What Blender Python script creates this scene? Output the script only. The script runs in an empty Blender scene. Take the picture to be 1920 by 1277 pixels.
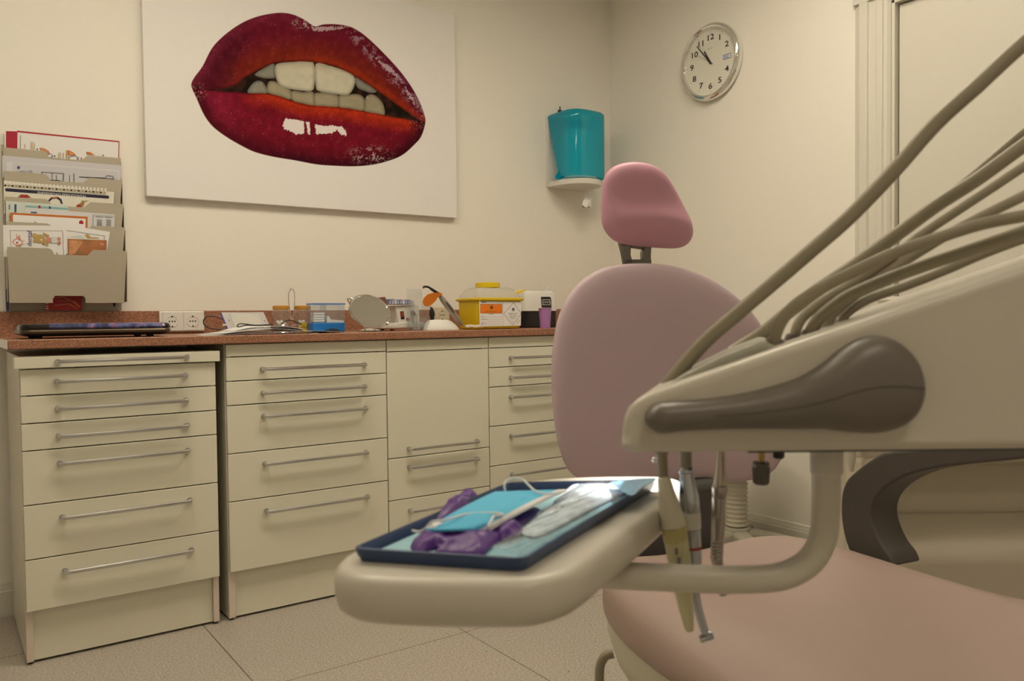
import bpy, bmesh, math, random
import numpy as np
from math import sin, cos, tan, pi, radians, sqrt
from mathutils import Vector, Matrix, noise
random.seed(7)
S = bpy.context.scene
COL = S.collection
S.view_settings.view_transform = 'Standard'; S.view_settings.look = 'None'; S.view_settings.gamma = 1.0; S.view_settings.exposure = 0.0; S.view_settings.use_curve_mapping = False

# ------------------------------------------------------------------ camera
FPX = 1527.5
YAW, PIT, ROL = map(radians, (35.284, -1.6546, -0.6225))
_f = Vector((sin(YAW)*cos(PIT), cos(YAW)*cos(PIT), sin(PIT)))
_r = Vector((cos(YAW), -sin(YAW), 0.0))
_u = _r.cross(_f)
_R = _r*cos(ROL) + _u*sin(ROL)
_U = -_r*sin(ROL) + _u*cos(ROL)
EYE = Vector((0, 0, 1.0))
HX = Vector((cos(YAW), -sin(YAW), 0)); HD = Vector((sin(YAW), cos(YAW), 0)); UP = Vector((0, 0, 1))
cam = bpy.data.cameras.new('camera'); camo = bpy.data.objects.new('camera', cam); COL.objects.link(camo)
m = Matrix((_R, _U, -_f)).transposed().to_4x4(); m.translation = EYE; camo.matrix_world = m
cam.sensor_width = 36; cam.sensor_fit = 'HORIZONTAL'; cam.lens = FPX/1920*36
cam.clip_start = 0.02
cam.dof.use_dof = True; cam.dof.focus_distance = 2.9; cam.dof.aperture_fstop = 7.0
S.camera = camo

def ray(p): return _R*((p[0]-960)/FPX) - _U*((p[1]-638.5)/FPX) + _f
def dep(px, py, D): return EYE + ray((px, py))*D
def onx(px, py, x): v = ray((px, py)); return EYE + v*(x/v.x)
def ony(px, py, y): v = ray((px, py)); return EYE + v*(y/v.y)
def onz(px, py, z): v = ray((px, py)); return EYE + v*((z-1.0)/v.z)
def onp(px, py, p0, n): v = ray((px, py)); return EYE + v*((p0-EYE).dot(n)/v.dot(n))
def W(X, D, z): return HX*X + HD*D + UP*z
def proj_np(P):
    Q = P - np.array(EYE); a = Q@np.array(_R); b = Q@np.array(_U); c = Q@np.array(_f)
    return 960+FPX*a/c, 638.5-FPX*b/c

# ------------------------------------------------------------------ materials
MATS = {}
def srgb(r, g, b):
    f = lambda c: c/12.92 if c <= .04045 else ((c+.055)/1.055)**2.4
    return tuple(f(x/255) for x in (r, g, b))
def mat(name, col, rough=.5, metal=0, spec=.5, bump=0, bscale=200, var=0, vscale=40, trans=0, alpha=1, coat=0, emit=None, es=0, sss=0, ior=1.45, detail=2):
    if name in MATS: return MATS[name]
    m = bpy.data.materials.new(name); m.use_nodes = True; nt = m.node_tree; b = nt.nodes['Principled BSDF']
    b.inputs['Base Color'].default_value = (*col, 1); b.inputs['Roughness'].default_value = rough
    b.inputs['Metallic'].default_value = metal; b.inputs['Specular IOR Level'].default_value = spec
    b.inputs['Transmission Weight'].default_value = trans; b.inputs['Alpha'].default_value = alpha
    b.inputs['Coat Weight'].default_value = coat; b.inputs['IOR'].default_value = ior
    if emit: b.inputs['Emission Color'].default_value = (*emit, 1); b.inputs['Emission Strength'].default_value = es
    if sss: b.inputs['Subsurface Weight'].default_value = sss; b.inputs['Subsurface Radius'].default_value = (.01, .008, .006)
    tc = nt.nodes.new('ShaderNodeTexCoord')
    if bump:
        n = nt.nodes.new('ShaderNodeTexNoise'); n.inputs['Scale'].default_value = bscale; n.inputs['Detail'].default_value = detail
        bp = nt.nodes.new('ShaderNodeBump'); bp.inputs['Strength'].default_value = bump; bp.inputs['Distance'].default_value = .002
        nt.links.new(tc.outputs['Object'], n.inputs['Vector']); nt.links.new(n.outputs['Fac'], bp.inputs['Height']); nt.links.new(bp.outputs['Normal'], b.inputs['Normal'])
    n = nt.nodes.new('ShaderNodeTexNoise'); n.inputs['Scale'].default_value = vscale; n.inputs['Detail'].default_value = 4
    mx = nt.nodes.new('ShaderNodeMix'); mx.data_type = 'RGBA'
    v = max(var, .015)
    mx.inputs['A'].default_value = (*[c*(1-v) for c in col], 1); mx.inputs['B'].default_value = (*[min(1, c*(1+v)) for c in col], 1)
    nt.links.new(tc.outputs['Object'], n.inputs['Vector']); nt.links.new(n.outputs['Fac'], mx.inputs['Factor']); nt.links.new(mx.outputs['Result'], b.inputs['Base Color'])
    MATS[name] = m; return m

def floor_mat():
    m = bpy.data.materials.new('vinyl_floor'); m.use_nodes = True; nt = m.node_tree; L = nt.links.new; N = nt.nodes.new
    b = nt.nodes['Principled BSDF']; b.inputs['Roughness'].default_value = .38
    tc = N('ShaderNodeTexCoord'); sp = N('ShaderNodeSeparateXYZ'); L(tc.outputs['Object'], sp.inputs[0])
    def seam(ax, off):
        a = N('ShaderNodeMath'); a.operation = 'SUBTRACT'; L(sp.outputs[ax], a.inputs[0]); a.inputs[1].default_value = off
        p = N('ShaderNodeMath'); p.operation = 'PINGPONG'; L(a.outputs[0], p.inputs[0]); p.inputs[1].default_value = .33
        c = N('ShaderNodeMath'); c.operation = 'LESS_THAN'; L(p.outputs[0], c.inputs[0]); c.inputs[1].default_value = .0016
        return c
    s = N('ShaderNodeMath'); s.operation = 'MAXIMUM'; L(seam('X', .692).outputs[0], s.inputs[0]); L(seam('Y', 2.183).outputs[0], s.inputs[1])
    n1 = N('ShaderNodeTexNoise'); n1.inputs['Scale'].default_value = 170; n1.inputs['Detail'].default_value = 3; L(tc.outputs['Object'], n1.inputs['Vector'])
    cr = N('ShaderNodeValToRGB'); e = cr.color_ramp.elements
    e[0].position = .28; e[0].color = (*srgb(146, 137, 126), 1); e[1].position = .72; e[1].color = (*srgb(206, 198, 187), 1)
    x = cr.color_ramp.elements.new(.5); x.color = (*srgb(174, 165, 154), 1); L(n1.outputs['Fac'], cr.inputs[0])
    v = N('ShaderNodeTexVoronoi'); v.inputs['Scale'].default_value = 16; L(tc.outputs['Object'], v.inputs['Vector'])
    lt = N('ShaderNodeMath'); lt.operation = 'LESS_THAN'; L(v.outputs['Distance'], lt.inputs[0]); lt.inputs[1].default_value = .045
    m1 = N('ShaderNodeMix'); m1.data_type = 'RGBA'; L(lt.outputs[0], m1.inputs['Factor']); L(cr.outputs[0], m1.inputs['A']); m1.inputs['B'].default_value = (*srgb(96, 82, 68), 1)
    m2 = N('ShaderNodeMix'); m2.data_type = 'RGBA'; L(s.outputs[0], m2.inputs['Factor']); L(m1.outputs['Result'], m2.inputs['A']); m2.inputs['B'].default_value = (*srgb(92, 82, 68), 1)
    L(m2.outputs['Result'], b.inputs['Base Color']); return m

def counter_mat():
    m = bpy.data.materials.new('speckled_laminate'); m.use_nodes = True; nt = m.node_tree; L = nt.links.new; N = nt.nodes.new
    b = nt.nodes['Principled BSDF']; b.inputs['Roughness'].default_value = .42
    tc = N('ShaderNodeTexCoord'); n1 = N('ShaderNodeTexNoise'); n1.inputs['Scale'].default_value = 260; n1.inputs['Detail'].default_value = 2; L(tc.outputs['Object'], n1.inputs['Vector'])
    cr = N('ShaderNodeValToRGB'); e = cr.color_ramp.elements
    e[0].position = .33; e[0].color = (*srgb(124, 86, 68), 1); e[1].position = .68; e[1].color = (*srgb(182, 132, 104), 1)
    x = cr.color_ramp.elements.new(.5); x.color = (*srgb(156, 107, 81), 1)
    L(n1.outputs['Fac'], cr.inputs[0]); L(cr.outputs[0], b.inputs['Base Color']); return m

def vcol_mat(name, rough=.5):
    m = bpy.data.materials.new(name); m.use_nodes = True; nt = m.node_tree; b = nt.nodes['Principled BSDF']
    a = nt.nodes.new('ShaderNodeAttribute'); a.attribute_name = 'print'; nt.links.new(a.outputs['Color'], b.inputs['Base Color']); b.inputs['Roughness'].default_value = rough
    b.inputs['Specular IOR Level'].default_value = .06
    return m

def facing_fresnel(nt):
    f = nt.nodes.new('ShaderNodeLayerWeight'); f.inputs['Blend'].default_value = .5
    p = nt.nodes.new('ShaderNodeMath'); p.operation = 'POWER'; p.inputs[1].default_value = 4.0; nt.links.new(f.outputs['Facing'], p.inputs[0])
    q = nt.nodes.new('ShaderNodeMath'); q.operation = 'MULTIPLY_ADD'; q.inputs[1].default_value = .8; q.inputs[2].default_value = .045; nt.links.new(p.outputs[0], q.inputs[0]); return q

def clear_mat(name, tint=(1, 1, 1), fac=.12, rough=.05):
    """thin clear plastic: mostly transparent (tinted) with a glossy coat"""
    m = bpy.data.materials.new(name); m.use_nodes = True; nt = m.node_tree; N = nt.nodes.new; L = nt.links.new
    nt.nodes.remove(nt.nodes['Principled BSDF']); out = nt.nodes['Material Output']
    t = N('ShaderNodeBsdfTransparent'); t.inputs[0].default_value = (*tint, 1)
    g = N('ShaderNodeBsdfGlossy'); g.inputs['Roughness'].default_value = rough
    d = N('ShaderNodeBsdfDiffuse'); d.inputs[0].default_value = (*[min(1, .25+.7*c) for c in tint], 1)
    lw = facing_fresnel(nt)
    a = N('ShaderNodeMixShader'); a.inputs[0].default_value = fac; L(t.outputs[0], a.inputs[1]); L(d.outputs[0], a.inputs[2])
    c = N('ShaderNodeMixShader'); L(lw.outputs[0], c.inputs[0]); L(a.outputs[0], c.inputs[1]); L(g.outputs[0], c.inputs[2]); L(c.outputs[0], out.inputs[0])
    MATS[name] = m; return m

wallm = mat('wall_paint', (.865, .835, .765), .75, bump=.08, bscale=90, spec=.2)
ceilm = mat('ceiling_paint', (.82, .81, .78), .9)
floorm = floor_mat(); counterm = counter_mat()
trimm = mat('white_trim_paint', (.71, .685, .61), .4)
cab = mat('cream_laminate', (.75, .725, .60), .28, var=.02, vscale=12)
cabside = mat('cream_side_laminate', (.70, .665, .56), .2)
edgem = mat('cabinet_edge_band', (.70, .60, .52), .4)
steel = mat('brushed_steel', (.62, .62, .63), .28, 1)
chrome = mat('chrome', (.8, .8, .8), .08, 1)
darkm = mat('black_plastic', (.012, .012, .014), .35)
darkgap = mat('dark_void', (.02, .017, .015), .8)
rubber = mat('black_rubber', (.015, .015, .015), .6)
whitep = mat('white_plastic', (.78, .77, .73), .35)
offw = mat('offwhite_metal', (.74, .72, .67), .4)
paperm = mat('white_paper', (.82, .81, .80), .7)
paperg = mat('grey_white_paper', (.68, .68, .70), .7)
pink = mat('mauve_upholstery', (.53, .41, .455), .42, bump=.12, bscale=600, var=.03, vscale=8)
pinks = mat('mauve_seat_upholstery', (.385, .285, .25), .42, bump=.12, bscale=600, var=.03, vscale=8)  # seat base colour, darker and warmer than the backrest
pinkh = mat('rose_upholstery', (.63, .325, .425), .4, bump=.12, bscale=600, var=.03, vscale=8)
unitw = mat('cream_unit_plastic', (.605, .565, .49), .33, var=.02, vscale=6)
unitg = mat('taupe_unit_plastic', (.165, .145, .125), .38, var=.02, vscale=6)
hosem = mat('beige_rubber_hose', (.285, .25, .18), .5)
shellm = mat('ivory_shell_plastic', (.60, .57, .45), .4)

# ------------------------------------------------------------------ mesh helper
def catmull(pts, n=6, closed=False):
    P = [Vector(p) for p in pts]; out = []; N = len(P)
    for i in range(N if closed else N-1):
        p0 = P[(i-1) % N] if closed or i > 0 else P[0]*2-P[1]
        p1 = P[i]; p2 = P[(i+1) % N]
        p3 = P[(i+2) % N] if closed or i+2 < N else P[-1]*2-P[-2]
        for k in range(n):
            t = k/n
            out.append(.5*((2*p1)+(p2-p0)*t+(2*p0-5*p1+4*p2-p3)*t*t+(3*p1-p0-3*p2+p3)*t**3))
    if not closed: out.append(P[-1])
    return out
def lerp_list(vals, n):
    out = []
    for i in range(len(vals)-1):
        for k in range(n): out.append(vals[i]+(vals[i+1]-vals[i])*k/n)
    out.append(vals[-1]); return out

class MB:
    def __init__(s, m=None): s.v = []; s.f = []; s.fm = []; s.mats = [m] if m else []; s.c = 0
    def use(s, m):
        if m not in s.mats: s.mats.append(m)
        s.c = s.mats.index(m); return s
    def add(s, vs, fs):
        o = len(s.v); s.v += [Vector(v) for v in vs]
        for f in fs: s.f.append([i+o for i in f]); s.fm.append(s.c)
        return s
    def box(s, x0, x1, y0, y1, z0, z1, M=None):
        vs = [Vector((x, y, z)) for x in (x0, x1) for y in (y0, y1) for z in (z0, z1)]
        if M: vs = [M@v for v in vs]
        return s.add(vs, [(0, 1, 3, 2), (4, 6, 7, 5), (0, 4, 5, 1), (2, 3, 7, 6), (0, 2, 6, 4), (1, 5, 7, 3)])
    def prism(s, pts, vec):
        P = [Vector(p) for p in pts]; n = len(P); vec = Vector(vec)
        nn = Vector((0, 0, 0))
        for i in range(n): nn += P[i].cross(P[(i+1) % n])
        if nn.dot(vec) > 0: P.reverse()
        vs = P+[p+vec for p in P]
        return s.add(vs, [list(range(n)), list(range(2*n-1, n-1, -1))]+[(i, i+n, (i+1) % n+n, (i+1) % n) for i in range(n)])
    def flat(s, pts, nrm=None):
        P = [Vector(p) for p in pts]
        if nrm is not None:
            nn = Vector((0, 0, 0))
            for i in range(len(P)): nn += P[i].cross(P[(i+1) % len(P)])
            if nn.dot(nrm) < 0: P.reverse()
        return s.add(P, [list(range(len(P)))])
    def rings(s, rings, cap0=True, cap1=True):
        n = len(rings[0]); vs = [p for r in rings for p in r]; fs = []
        for j in range(len(rings)-1):
            for i in range(n): a = j*n+i; b = j*n+(i+1) % n; fs.append((a, b, b+n, a+n))
        if cap0: fs.append(list(range(n-1, -1, -1)))
        if cap1: fs.append([(len(rings)-1)*n+i for i in range(n)])
        return s.add(vs, fs)
    def lathe(s, p, ax, prof, n=24, cap0=True, cap1=True):
        ax = Vector(ax).normalized(); p = Vector(p)
        t = Vector((0, 0, 1)) if abs(ax.z) < .9 else Vector((1, 0, 0)); a = ax.cross(t).normalized(); b = ax.cross(a)
        return s.rings([[p+ax*h+(a*cos(2*pi*i/n)+b*sin(2*pi*i/n))*max(r, 1e-5) for i in range(n)] for r, h in prof], cap0, cap1)
    def cyl(s, p0, p1, r0, r1=None, n=20):
        p0 = Vector(p0); p1 = Vector(p1); d = p1-p0
        return s.lathe(p0, d, [(r0, 0), (r1 if r1 is not None else r0, d.length)], n)
    def tube(s, pts, r, n=10, closed=False, sub=0, cap=True):
        if sub:
            if isinstance(r, (list, tuple)): r = lerp_list(list(r)+([r[0]] if closed else []), sub)
            pts = catmull(pts, sub, closed)
            if isinstance(r, (list, tuple)): r = r[:len(pts)]
        P = [Vector(p) for p in pts]; N = len(P); rs = r if isinstance(r, (list, tuple)) else [r]*N
        T = []
        for i in range(N):
            a = P[(i-1) % N] if closed or i else P[0]; b = P[(i+1) % N] if closed or i < N-1 else P[-1]; T.append((b-a).normalized())
        t = Vector((0, 0, 1)) if abs(T[0].z) < .9 else Vector((1, 0, 0)); u = T[0].cross(t).normalized(); R = []
        for i in range(N):
            if i:
                u = (u-T[i]*u.dot(T[i])).normalized()
            w = T[i].cross(u)
            R.append([P[i]+(u*cos(2*pi*k/n)+w*sin(2*pi*k/n))*rs[i] for k in range(n)])
        if closed: R.append(R[0]); return s.rings(R, False, False)
        return s.rings(R, cap, cap)
    def sphere(s, c, r, n=12, sc=(1, 1, 1)):
        c = Vector(c); R = []
        for j in range(n//2+1):
            a = pi*j/(n//2); R.append([c+Vector((sc[0]*r*max(sin(a), 1e-4)*cos(2*pi*i/n), sc[1]*r*max(sin(a), 1e-4)*sin(2*pi*i/n), -sc[2]*r*cos(a))) for i in range(n)])
        return s.rings(R, True, True)
    def pillow(s, outline, nrm, hf, hb, rings=9, p=2.4, disp=None, ctr=None, back=True):
        O = [Vector(o) for o in outline]; N = len(O); nrm = Vector(nrm).normalized()
        c = Vector(ctr) if ctr else sum(O, Vector())/N
        R = []
        def side(h, sgn):
            out = []
            for j in range(1, rings+1):
                t = 1-cos(pi/2*j/rings); s_ = 1-t*.985
                hh = h*(max(0, 1-s_**p))**(1/p)
                ring = []
                for o in O:
                    q = c+(o-c)*s_
                    d = disp(q, s_) if (disp and sgn > 0) else 0
                    ring.append(q+nrm*(sgn*hh+d))
                out.append(ring)
            return out
        bk = side(hb, -1) if back else []
        R = bk[::-1]+[O]+side(hf, 1)
        # orient
        nn = Vector((0, 0, 0))
        for i in range(N): nn += (O[i]-c).cross(O[(i+1) % N]-c)
        if nn.dot(nrm) < 0: R = [r[::-1] for r in R]
        return s.rings(R, True, True)
    def text(s, txt, o, xd, yd, size, align='CENTER', lift=0.0, bold=False):
        c = bpy.data.curves.new('t', 'FONT'); c.body = txt; c.align_x = align; c.align_y = 'CENTER'; c.size = 1; c.resolution_u = 3
        if bold: c.offset = .02
        ob = bpy.data.objects.new('t', c); COL.objects.link(ob); dg = bpy.context.evaluated_depsgraph_get()
        me = bpy.data.meshes.new_from_object(ob.evaluated_get(dg))
        xd = Vector(xd).normalized(); yd = Vector(yd).normalized(); n = xd.cross(yd)
        s.add([Vector(o)+xd*v.co.x*size+yd*v.co.y*size+n*lift for v in me.vertices], [list(p.vertices) for p in me.polygons])
        bpy.data.objects.remove(ob); bpy.data.curves.remove(c); bpy.data.meshes.remove(me); return s
    def build(s, name, m=None, parent=None, bevel=0, seg=2, smooth=True, sharp=.6, loc=None, sub=0, solid=0):
        me = bpy.data.meshes.new(name)
        root = parent
        while root is not None and root.parent is not None: root = root.parent
        M = INV.get(root.name) if root is not None else None
        vs = [(M@v) if M else v for v in s.v]
        if loc is not None and root is None: vs = [v-Vector(loc) for v in vs]
        me.from_pydata([tuple(v) for v in vs], [], s.f)
        ms = s.mats if s.mats else [m]
        if m is not None and (not s.mats): ms = [m]
        for q in ms: me.materials.append(q)
        me.polygons.foreach_set('material_index', s.fm)
        bm = bmesh.new(); bm.from_mesh(me)
        bmesh.ops.recalc_face_normals(bm, faces=bm.faces) if not getattr(s, 'keepn', False) else None
        for f in bm.faces: f.smooth = smooth
        for e in bm.edges:
            if len(e.link_faces) == 2 and e.calc_face_angle(0) > sharp: e.smooth = False
        bm.to_mesh(me); bm.free()
        o = bpy.data.objects.new(name, me); COL.objects.link(o)
        if parent is not None: o.parent = parent
        elif loc is not None: o.location = loc
        if solid:
            md = o.modifiers.new('s', 'SOLIDIFY'); md.thickness = solid; md.offset = 0
        if bevel:
            md = o.modifiers.new('b', 'BEVEL'); md.width = bevel; md.segments = seg; md.limit_method = 'ANGLE'; md.angle_limit = radians(40)
        if sub:
            md = o.modifiers.new('u', 'SUBSURF'); md.levels = sub; md.render_levels = sub
        return o
INV = {}
def thing(name, label, cat, loc=(0, 0, 0), rotz=0, group=None):
    o = bpy.data.objects.new(name, None); COL.objects.link(o); o.empty_display_size = .05
    M = Matrix.Translation(Vector(loc)) @ Matrix.Rotation(rotz, 4, 'Z')
    o.location = loc; o.rotation_euler = (0, 0, rotz); INV[o.name] = M.inverted()
    return tag(o, label, cat, group)
def tag(o, label, cat, group=None, kind=None):
    o['label'] = label; o['category'] = cat
    if group: o['group'] = group
    if kind: o['kind'] = kind
    return o
def struct(o): o['kind'] = 'structure'; return o
def L4(M, pts): return [M@Vector(p) for p in pts]

# ------------------------------------------------------------------ room shell
YB, XR, YF, ZC = 3.2536, 2.955, 2.7154, 0.950
XL, YN, ZH = -1.5, -1.7, 2.8
def bx(name, m, *a, **k): return MB(m).box(*a).build(name, m, **k)
struct(bx('floor', floorm, XL-.1, XR+.1, YN-.1, YB+.1, -.1, 0))
struct(bx('ceiling', ceilm, XL-.1, XR+.1, YN-.1, YB+.1, ZH, ZH+.1))
struct(bx('wall_back', wallm, XL-.1, XR+.1, YB, YB+.1, 0, ZH))
struct(bx('wall_left', wallm, XL-.1, XL, YN, YB, 0, ZH))
struct(bx('wall_front', wallm, XL-.1, XR+.1, YN-.1, YN, 0, ZH))
# right wall with a door opening y .78..1.69
DY0, DY1, DZ = .80, 1.69, 2.17
w = MB(wallm); w.box(XR, XR+.1, DY1, YB, 0, ZH); w.box(XR, XR+.1, YN, DY0, 0, ZH); w.box(XR, XR+.1, DY0, DY1, DZ, ZH)
struct(w.build('wall_right'))
# door frame: fluted casing
t = MB(trimm)
def casing(y0, y1, z0, z1):
    s = 1 if y1 > y0 else -1
    prof = [(0, .0), (.012, .0), (.016, .012), (.036, .012), (.040, .020), (.066, .020), (.070, .012), (.088, .012), (.094, .018), (.118, .018), (.124, .010), (.150, .010), (.152, 0)]
    pts = [Vector((XR+.001-d, y0+s*a, z0)) for a, d in prof]
    t.prism(pts+[Vector((XR+.05, y0+s*.152, z0)), Vector((XR+.05, y0, z0))], (0, 0, z1-z0))
def cas(y0, s, z1):
    prof = [(0, .004), (.010, .012), (.022, .012), (.028, .020), (.050, .020), (.056, .012), (.082, .012), (.088, .022), (.118, .022), (.128, .010), (.146, .004)]
    pts = [Vector((XR+.0005, y0, 0))]+[Vector((XR-d, y0+s*a, 0)) for a, d in prof]+[Vector((XR+.0005, y0+s*.148, 0))]
    t.prism(pts, (0, 0, z1))
cas(DY1, 1, DZ+.02); cas(DY0, -1, DZ+.02)
t.box(XR-.02, XR+.0005, DY0-.148, DY1+.148, DZ+.0205, DZ+.16)
t.box(XR, XR+.1, DY1-.012, DY1, 0, DZ); t.box(XR, XR+.1, DY0, DY0+.012, 0, DZ); t.box(XR, XR+.1, DY0, DY1, DZ-.012, DZ)
struct(t.build('trim_1', bevel=.0015))
d = MB(trimm); d.box(XR+.024, XR+.064, DY0+.014, DY1-.016, .006, DZ-.016)

dr = struct(d.build('door_1', bevel=.003))
# baseboards with a moulded top
def base(name, pts, vec):
    struct(MB(trimm).prism(pts, vec).build(name))
pr = [(.0, 0), (.016, 0), (.016, .085), (.013, .089), (.013, .097), (.009, .103), (.009, .112), (0, .116)]
base('baseboard_right', [Vector((XR-a, DY1+.15, z)) for a, z in pr], (0, YB-DY1-.15, 0))
base('baseboard_back', [Vector((XL, YB-a, z)) for a, z in pr], (XR-XL-.02, 0, 0))
base('baseboard_left', [Vector((XL+a, YN, z)) for a, z in pr], (0, YB-YN-.02, 0))

# ------------------------------------------------------------------ ceiling lights (out of frame, they light the room)
LW = (1.0, .885, .685)
lampm = bpy.data.materials.new('lamp_diffuser'); lampm.use_nodes = True
lb = lampm.node_tree.nodes['Principled BSDF']; lb.inputs['Emission Color'].default_value = (*LW, 1); lb.inputs['Emission Strength'].default_value = 17.5
lb.inputs['Base Color'].default_value = (.8, .8, .8, 1)
def ceiling_light(x, y, dx, dy, lab):
    o = thing('ceiling_light', lab, 'ceiling light', (x, y, ZH))
    f = MB(offw); f.box(x-dx, x+dx, y-dy, y+dy, ZH-.02, ZH-.001)
    for a in ((x-dx, x-dx+.006, y-dy, y+dy), (x+dx-.006, x+dx, y-dy, y+dy), (x-dx, x+dx, y-dy, y-dy+.006), (x-dx, x+dx, y+dy-.006, y+dy)): f.box(*a, ZH-.06, ZH-.02)
    f.build('frame', parent=o)
    for k in (-1, 1):
        g = MB(lampm); g.box(x-dx+.02, x+dx-.02, y+k*dy*.5-dy*.42, y+k*dy*.5+dy*.42, ZH-.027, ZH-.0205); g.build('diffuser', parent=o)
ceiling_light(.35, 2.0, .55, .20, 'white ceiling fluorescent fixture with two glowing tubes, left of the room')
ceiling_light(1.75, 1.60, .62, .20, 'white ceiling fluorescent fixture with two glowing tubes, above the dental chair')
ceiling_light(.5, -.6, .38, .16, 'added white ceiling fill light with two glowing tubes, unseen behind the viewpoint')  # added fill behind the camera, brightens cabinet fronts, unit and backrest

# ------------------------------------------------------------------ cabinets
def handle(mb, x0, x1, z, yf, r=.0060, out=.028):
    b = .010; y = yf-out
    pts = [(x0, yf+.001, z), (x0, y+b, z), (x0+b*.3, y+b*.3, z), (x0+b, y, z), (x1-b, y, z), (x1-b*.3, y+b*.3, z), (x1, y+b, z), (x1, yf+.001, z)]
    mb.tube(pts, r, 10)
    mb.cyl((x0, yf, z), (x0, yf-.006, z), r*1.5, n=12); mb.cyl((x1, yf, z), (x1, yf-.006, z), r*1.5, n=12)
G = .0016
def cabinet(name, label, x0, x1, lines, hs, kick, floor_side=(.018, .018), depth=.5, top=None, wide_top=0, doors=()):
    o = thing(name, label, 'cabinet', ((x0+x1)/2, YF+.25, 0), 0, 'drawer cabinets under the worktop')
    zt = lines[0] if top is None else top
    c = MB(cabside); yb = YF+depth
    y0 = YF+.018
    c.box(x0, x0+floor_side[0], y0, yb, .008, zt); c.box(x1-floor_side[1], x1, y0, yb, .008, zt)
    c.box(x0+floor_side[0], x1-floor_side[1], yb-.01, yb, .05, zt); c.box(x0+floor_side[0], x1-floor_side[1], y0+.004, yb-.01, zt-.018, zt)
    c.use(darkgap); c.box(x0+floor_side[0], x1-floor_side[1], y0+.004, y0+.008, lines[-1], zt-.0185)
    c.box(x0+.004, x0+.016, y0+.01, yb-.02, 0, .008); c.box(x1-.016, x1-.004, y0+.01, yb-.02, 0, .008)
    c.use(edgem); c.box(x0+.0004, x0+floor_side[0]-.0004, y0-.0012, y0-.0002, .010, lines[-1]-.003); c.box(x1-floor_side[1]+.0004, x1-.0004, y0-.0012, y0-.0002, .010, lines[-1]-.003)
    c.build('carcass', parent=o, bevel=.0012)
    k = MB(cab); k.box(x0+floor_side[0]+.001, x1-floor_side[1]-.001, y0+.012, y0+.028, .008, lines[-1]-.003); k.build('kickboard', parent=o)
    for i in range(len(lines)-1):
        z1, z0 = lines[i], lines[i+1]
        xa, xb = x0+G, x1-G; yf = YF
        if i == 0 and wide_top: xa, xb, yf = x0-wide_top, x1+wide_top*.8, YF-.012
        d = MB(cab); d.box(xa, xb, yf, YF+.0175, z0+G, z1-G)
        nm = 'fascia' if hs[i] is None else ('door' if i in doors else 'drawer')
        do = d.build(nm, parent=o, bevel=.0015)
        if hs[i] is not None:
            h = MB(steel); handle(h, hs[i][0], hs[i][1], hs[i][2], yf); h.build('handle', parent=do)
    return o
c1 = cabinet('drawer_cabinet', 'cream seven-drawer cabinet standing apart with a dark gap under the worktop', .193, .741, [.902, .865, .787, .707, .628, .4705, .312, .160],
    [(.289, .648, .885), (.287, .645, .826), (.288, .647, .7465), (.288, .647, .6655), (.289, .648, .586), (.292, .650, .426), (.295, .652, .2655)], .15, wide_top=.013)
c2 = cabinet('drawer_cabinet', 'cream five-drawer cabinet between the seven-drawer cabinet and the tall-door cabinet', .7725, 1.3535, [.921, .878, .798, .718, .559, .400, .165],
    [None, (.893, 1.263, .8345), (.893, 1.263, .755), (.894, 1.264, .676), (.895, 1.265, .516), (.897, 1.266, .355)], .15, floor_side=(.022, .018), depth=.51)
c3 = cabinet('drawer_cabinet', 'cream cabinet with a tall plain door above two drawers', 1.3545, 1.8055, [.921, .8755, .4785, .3215, .165],
    [None, (1.4405, 1.7415, .5095), (1.441, 1.741, .4405), (1.441, 1.741, .275)], .15, depth=.51, doors=(1,))
c4 = cabinet('drawer_cabinet', 'cream drawer cabinet half hidden behind the chair backrest', 1.8065, 2.375, [.921, .8755, .797, .718, .560, .399, .165],
    [None, (1.912, 2.27, .834), (1.911, 2.27, .753), (1.910, 2.27, .674), (1.910, 2.27, .515), (1.912, 2.27, .357)], .15, depth=.51)
c5 = cabinet('drawer_cabinet', 'cream cabinet at the end of the row against the side wall', 2.376, 2.93, [.921, .8755, .797, .718, .560, .399, .165],
    [None, (2.47, 2.83, .834), (2.47, 2.83, .753), (2.47, 2.83, .674), (2.47, 2.83, .515), (2.47, 2.83, .357)], .15, depth=.51)

# worktop with upstand
o = thing('worktop', 'pinkish brown speckled worktop with upstand along the back wall', 'worktop', (1.5, 3, .92))
k = MB(counterm); k.box(.165, XR-.002, 2.695, YB-.0215, .9225, ZC); k.build('slab', parent=o, bevel=.003)
k = MB(counterm); k.box(.165, XR-.002, YB-.021, YB-.001, ZC-.03, 1.037); k.build('upstand', parent=o, bevel=.002)
k = MB(whitep); k.box(.1635, .1648, 2.697, YB-.03, .9235, ZC-.001); k.build('end_cap', parent=o)['label'] = 'cream end strip'

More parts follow.
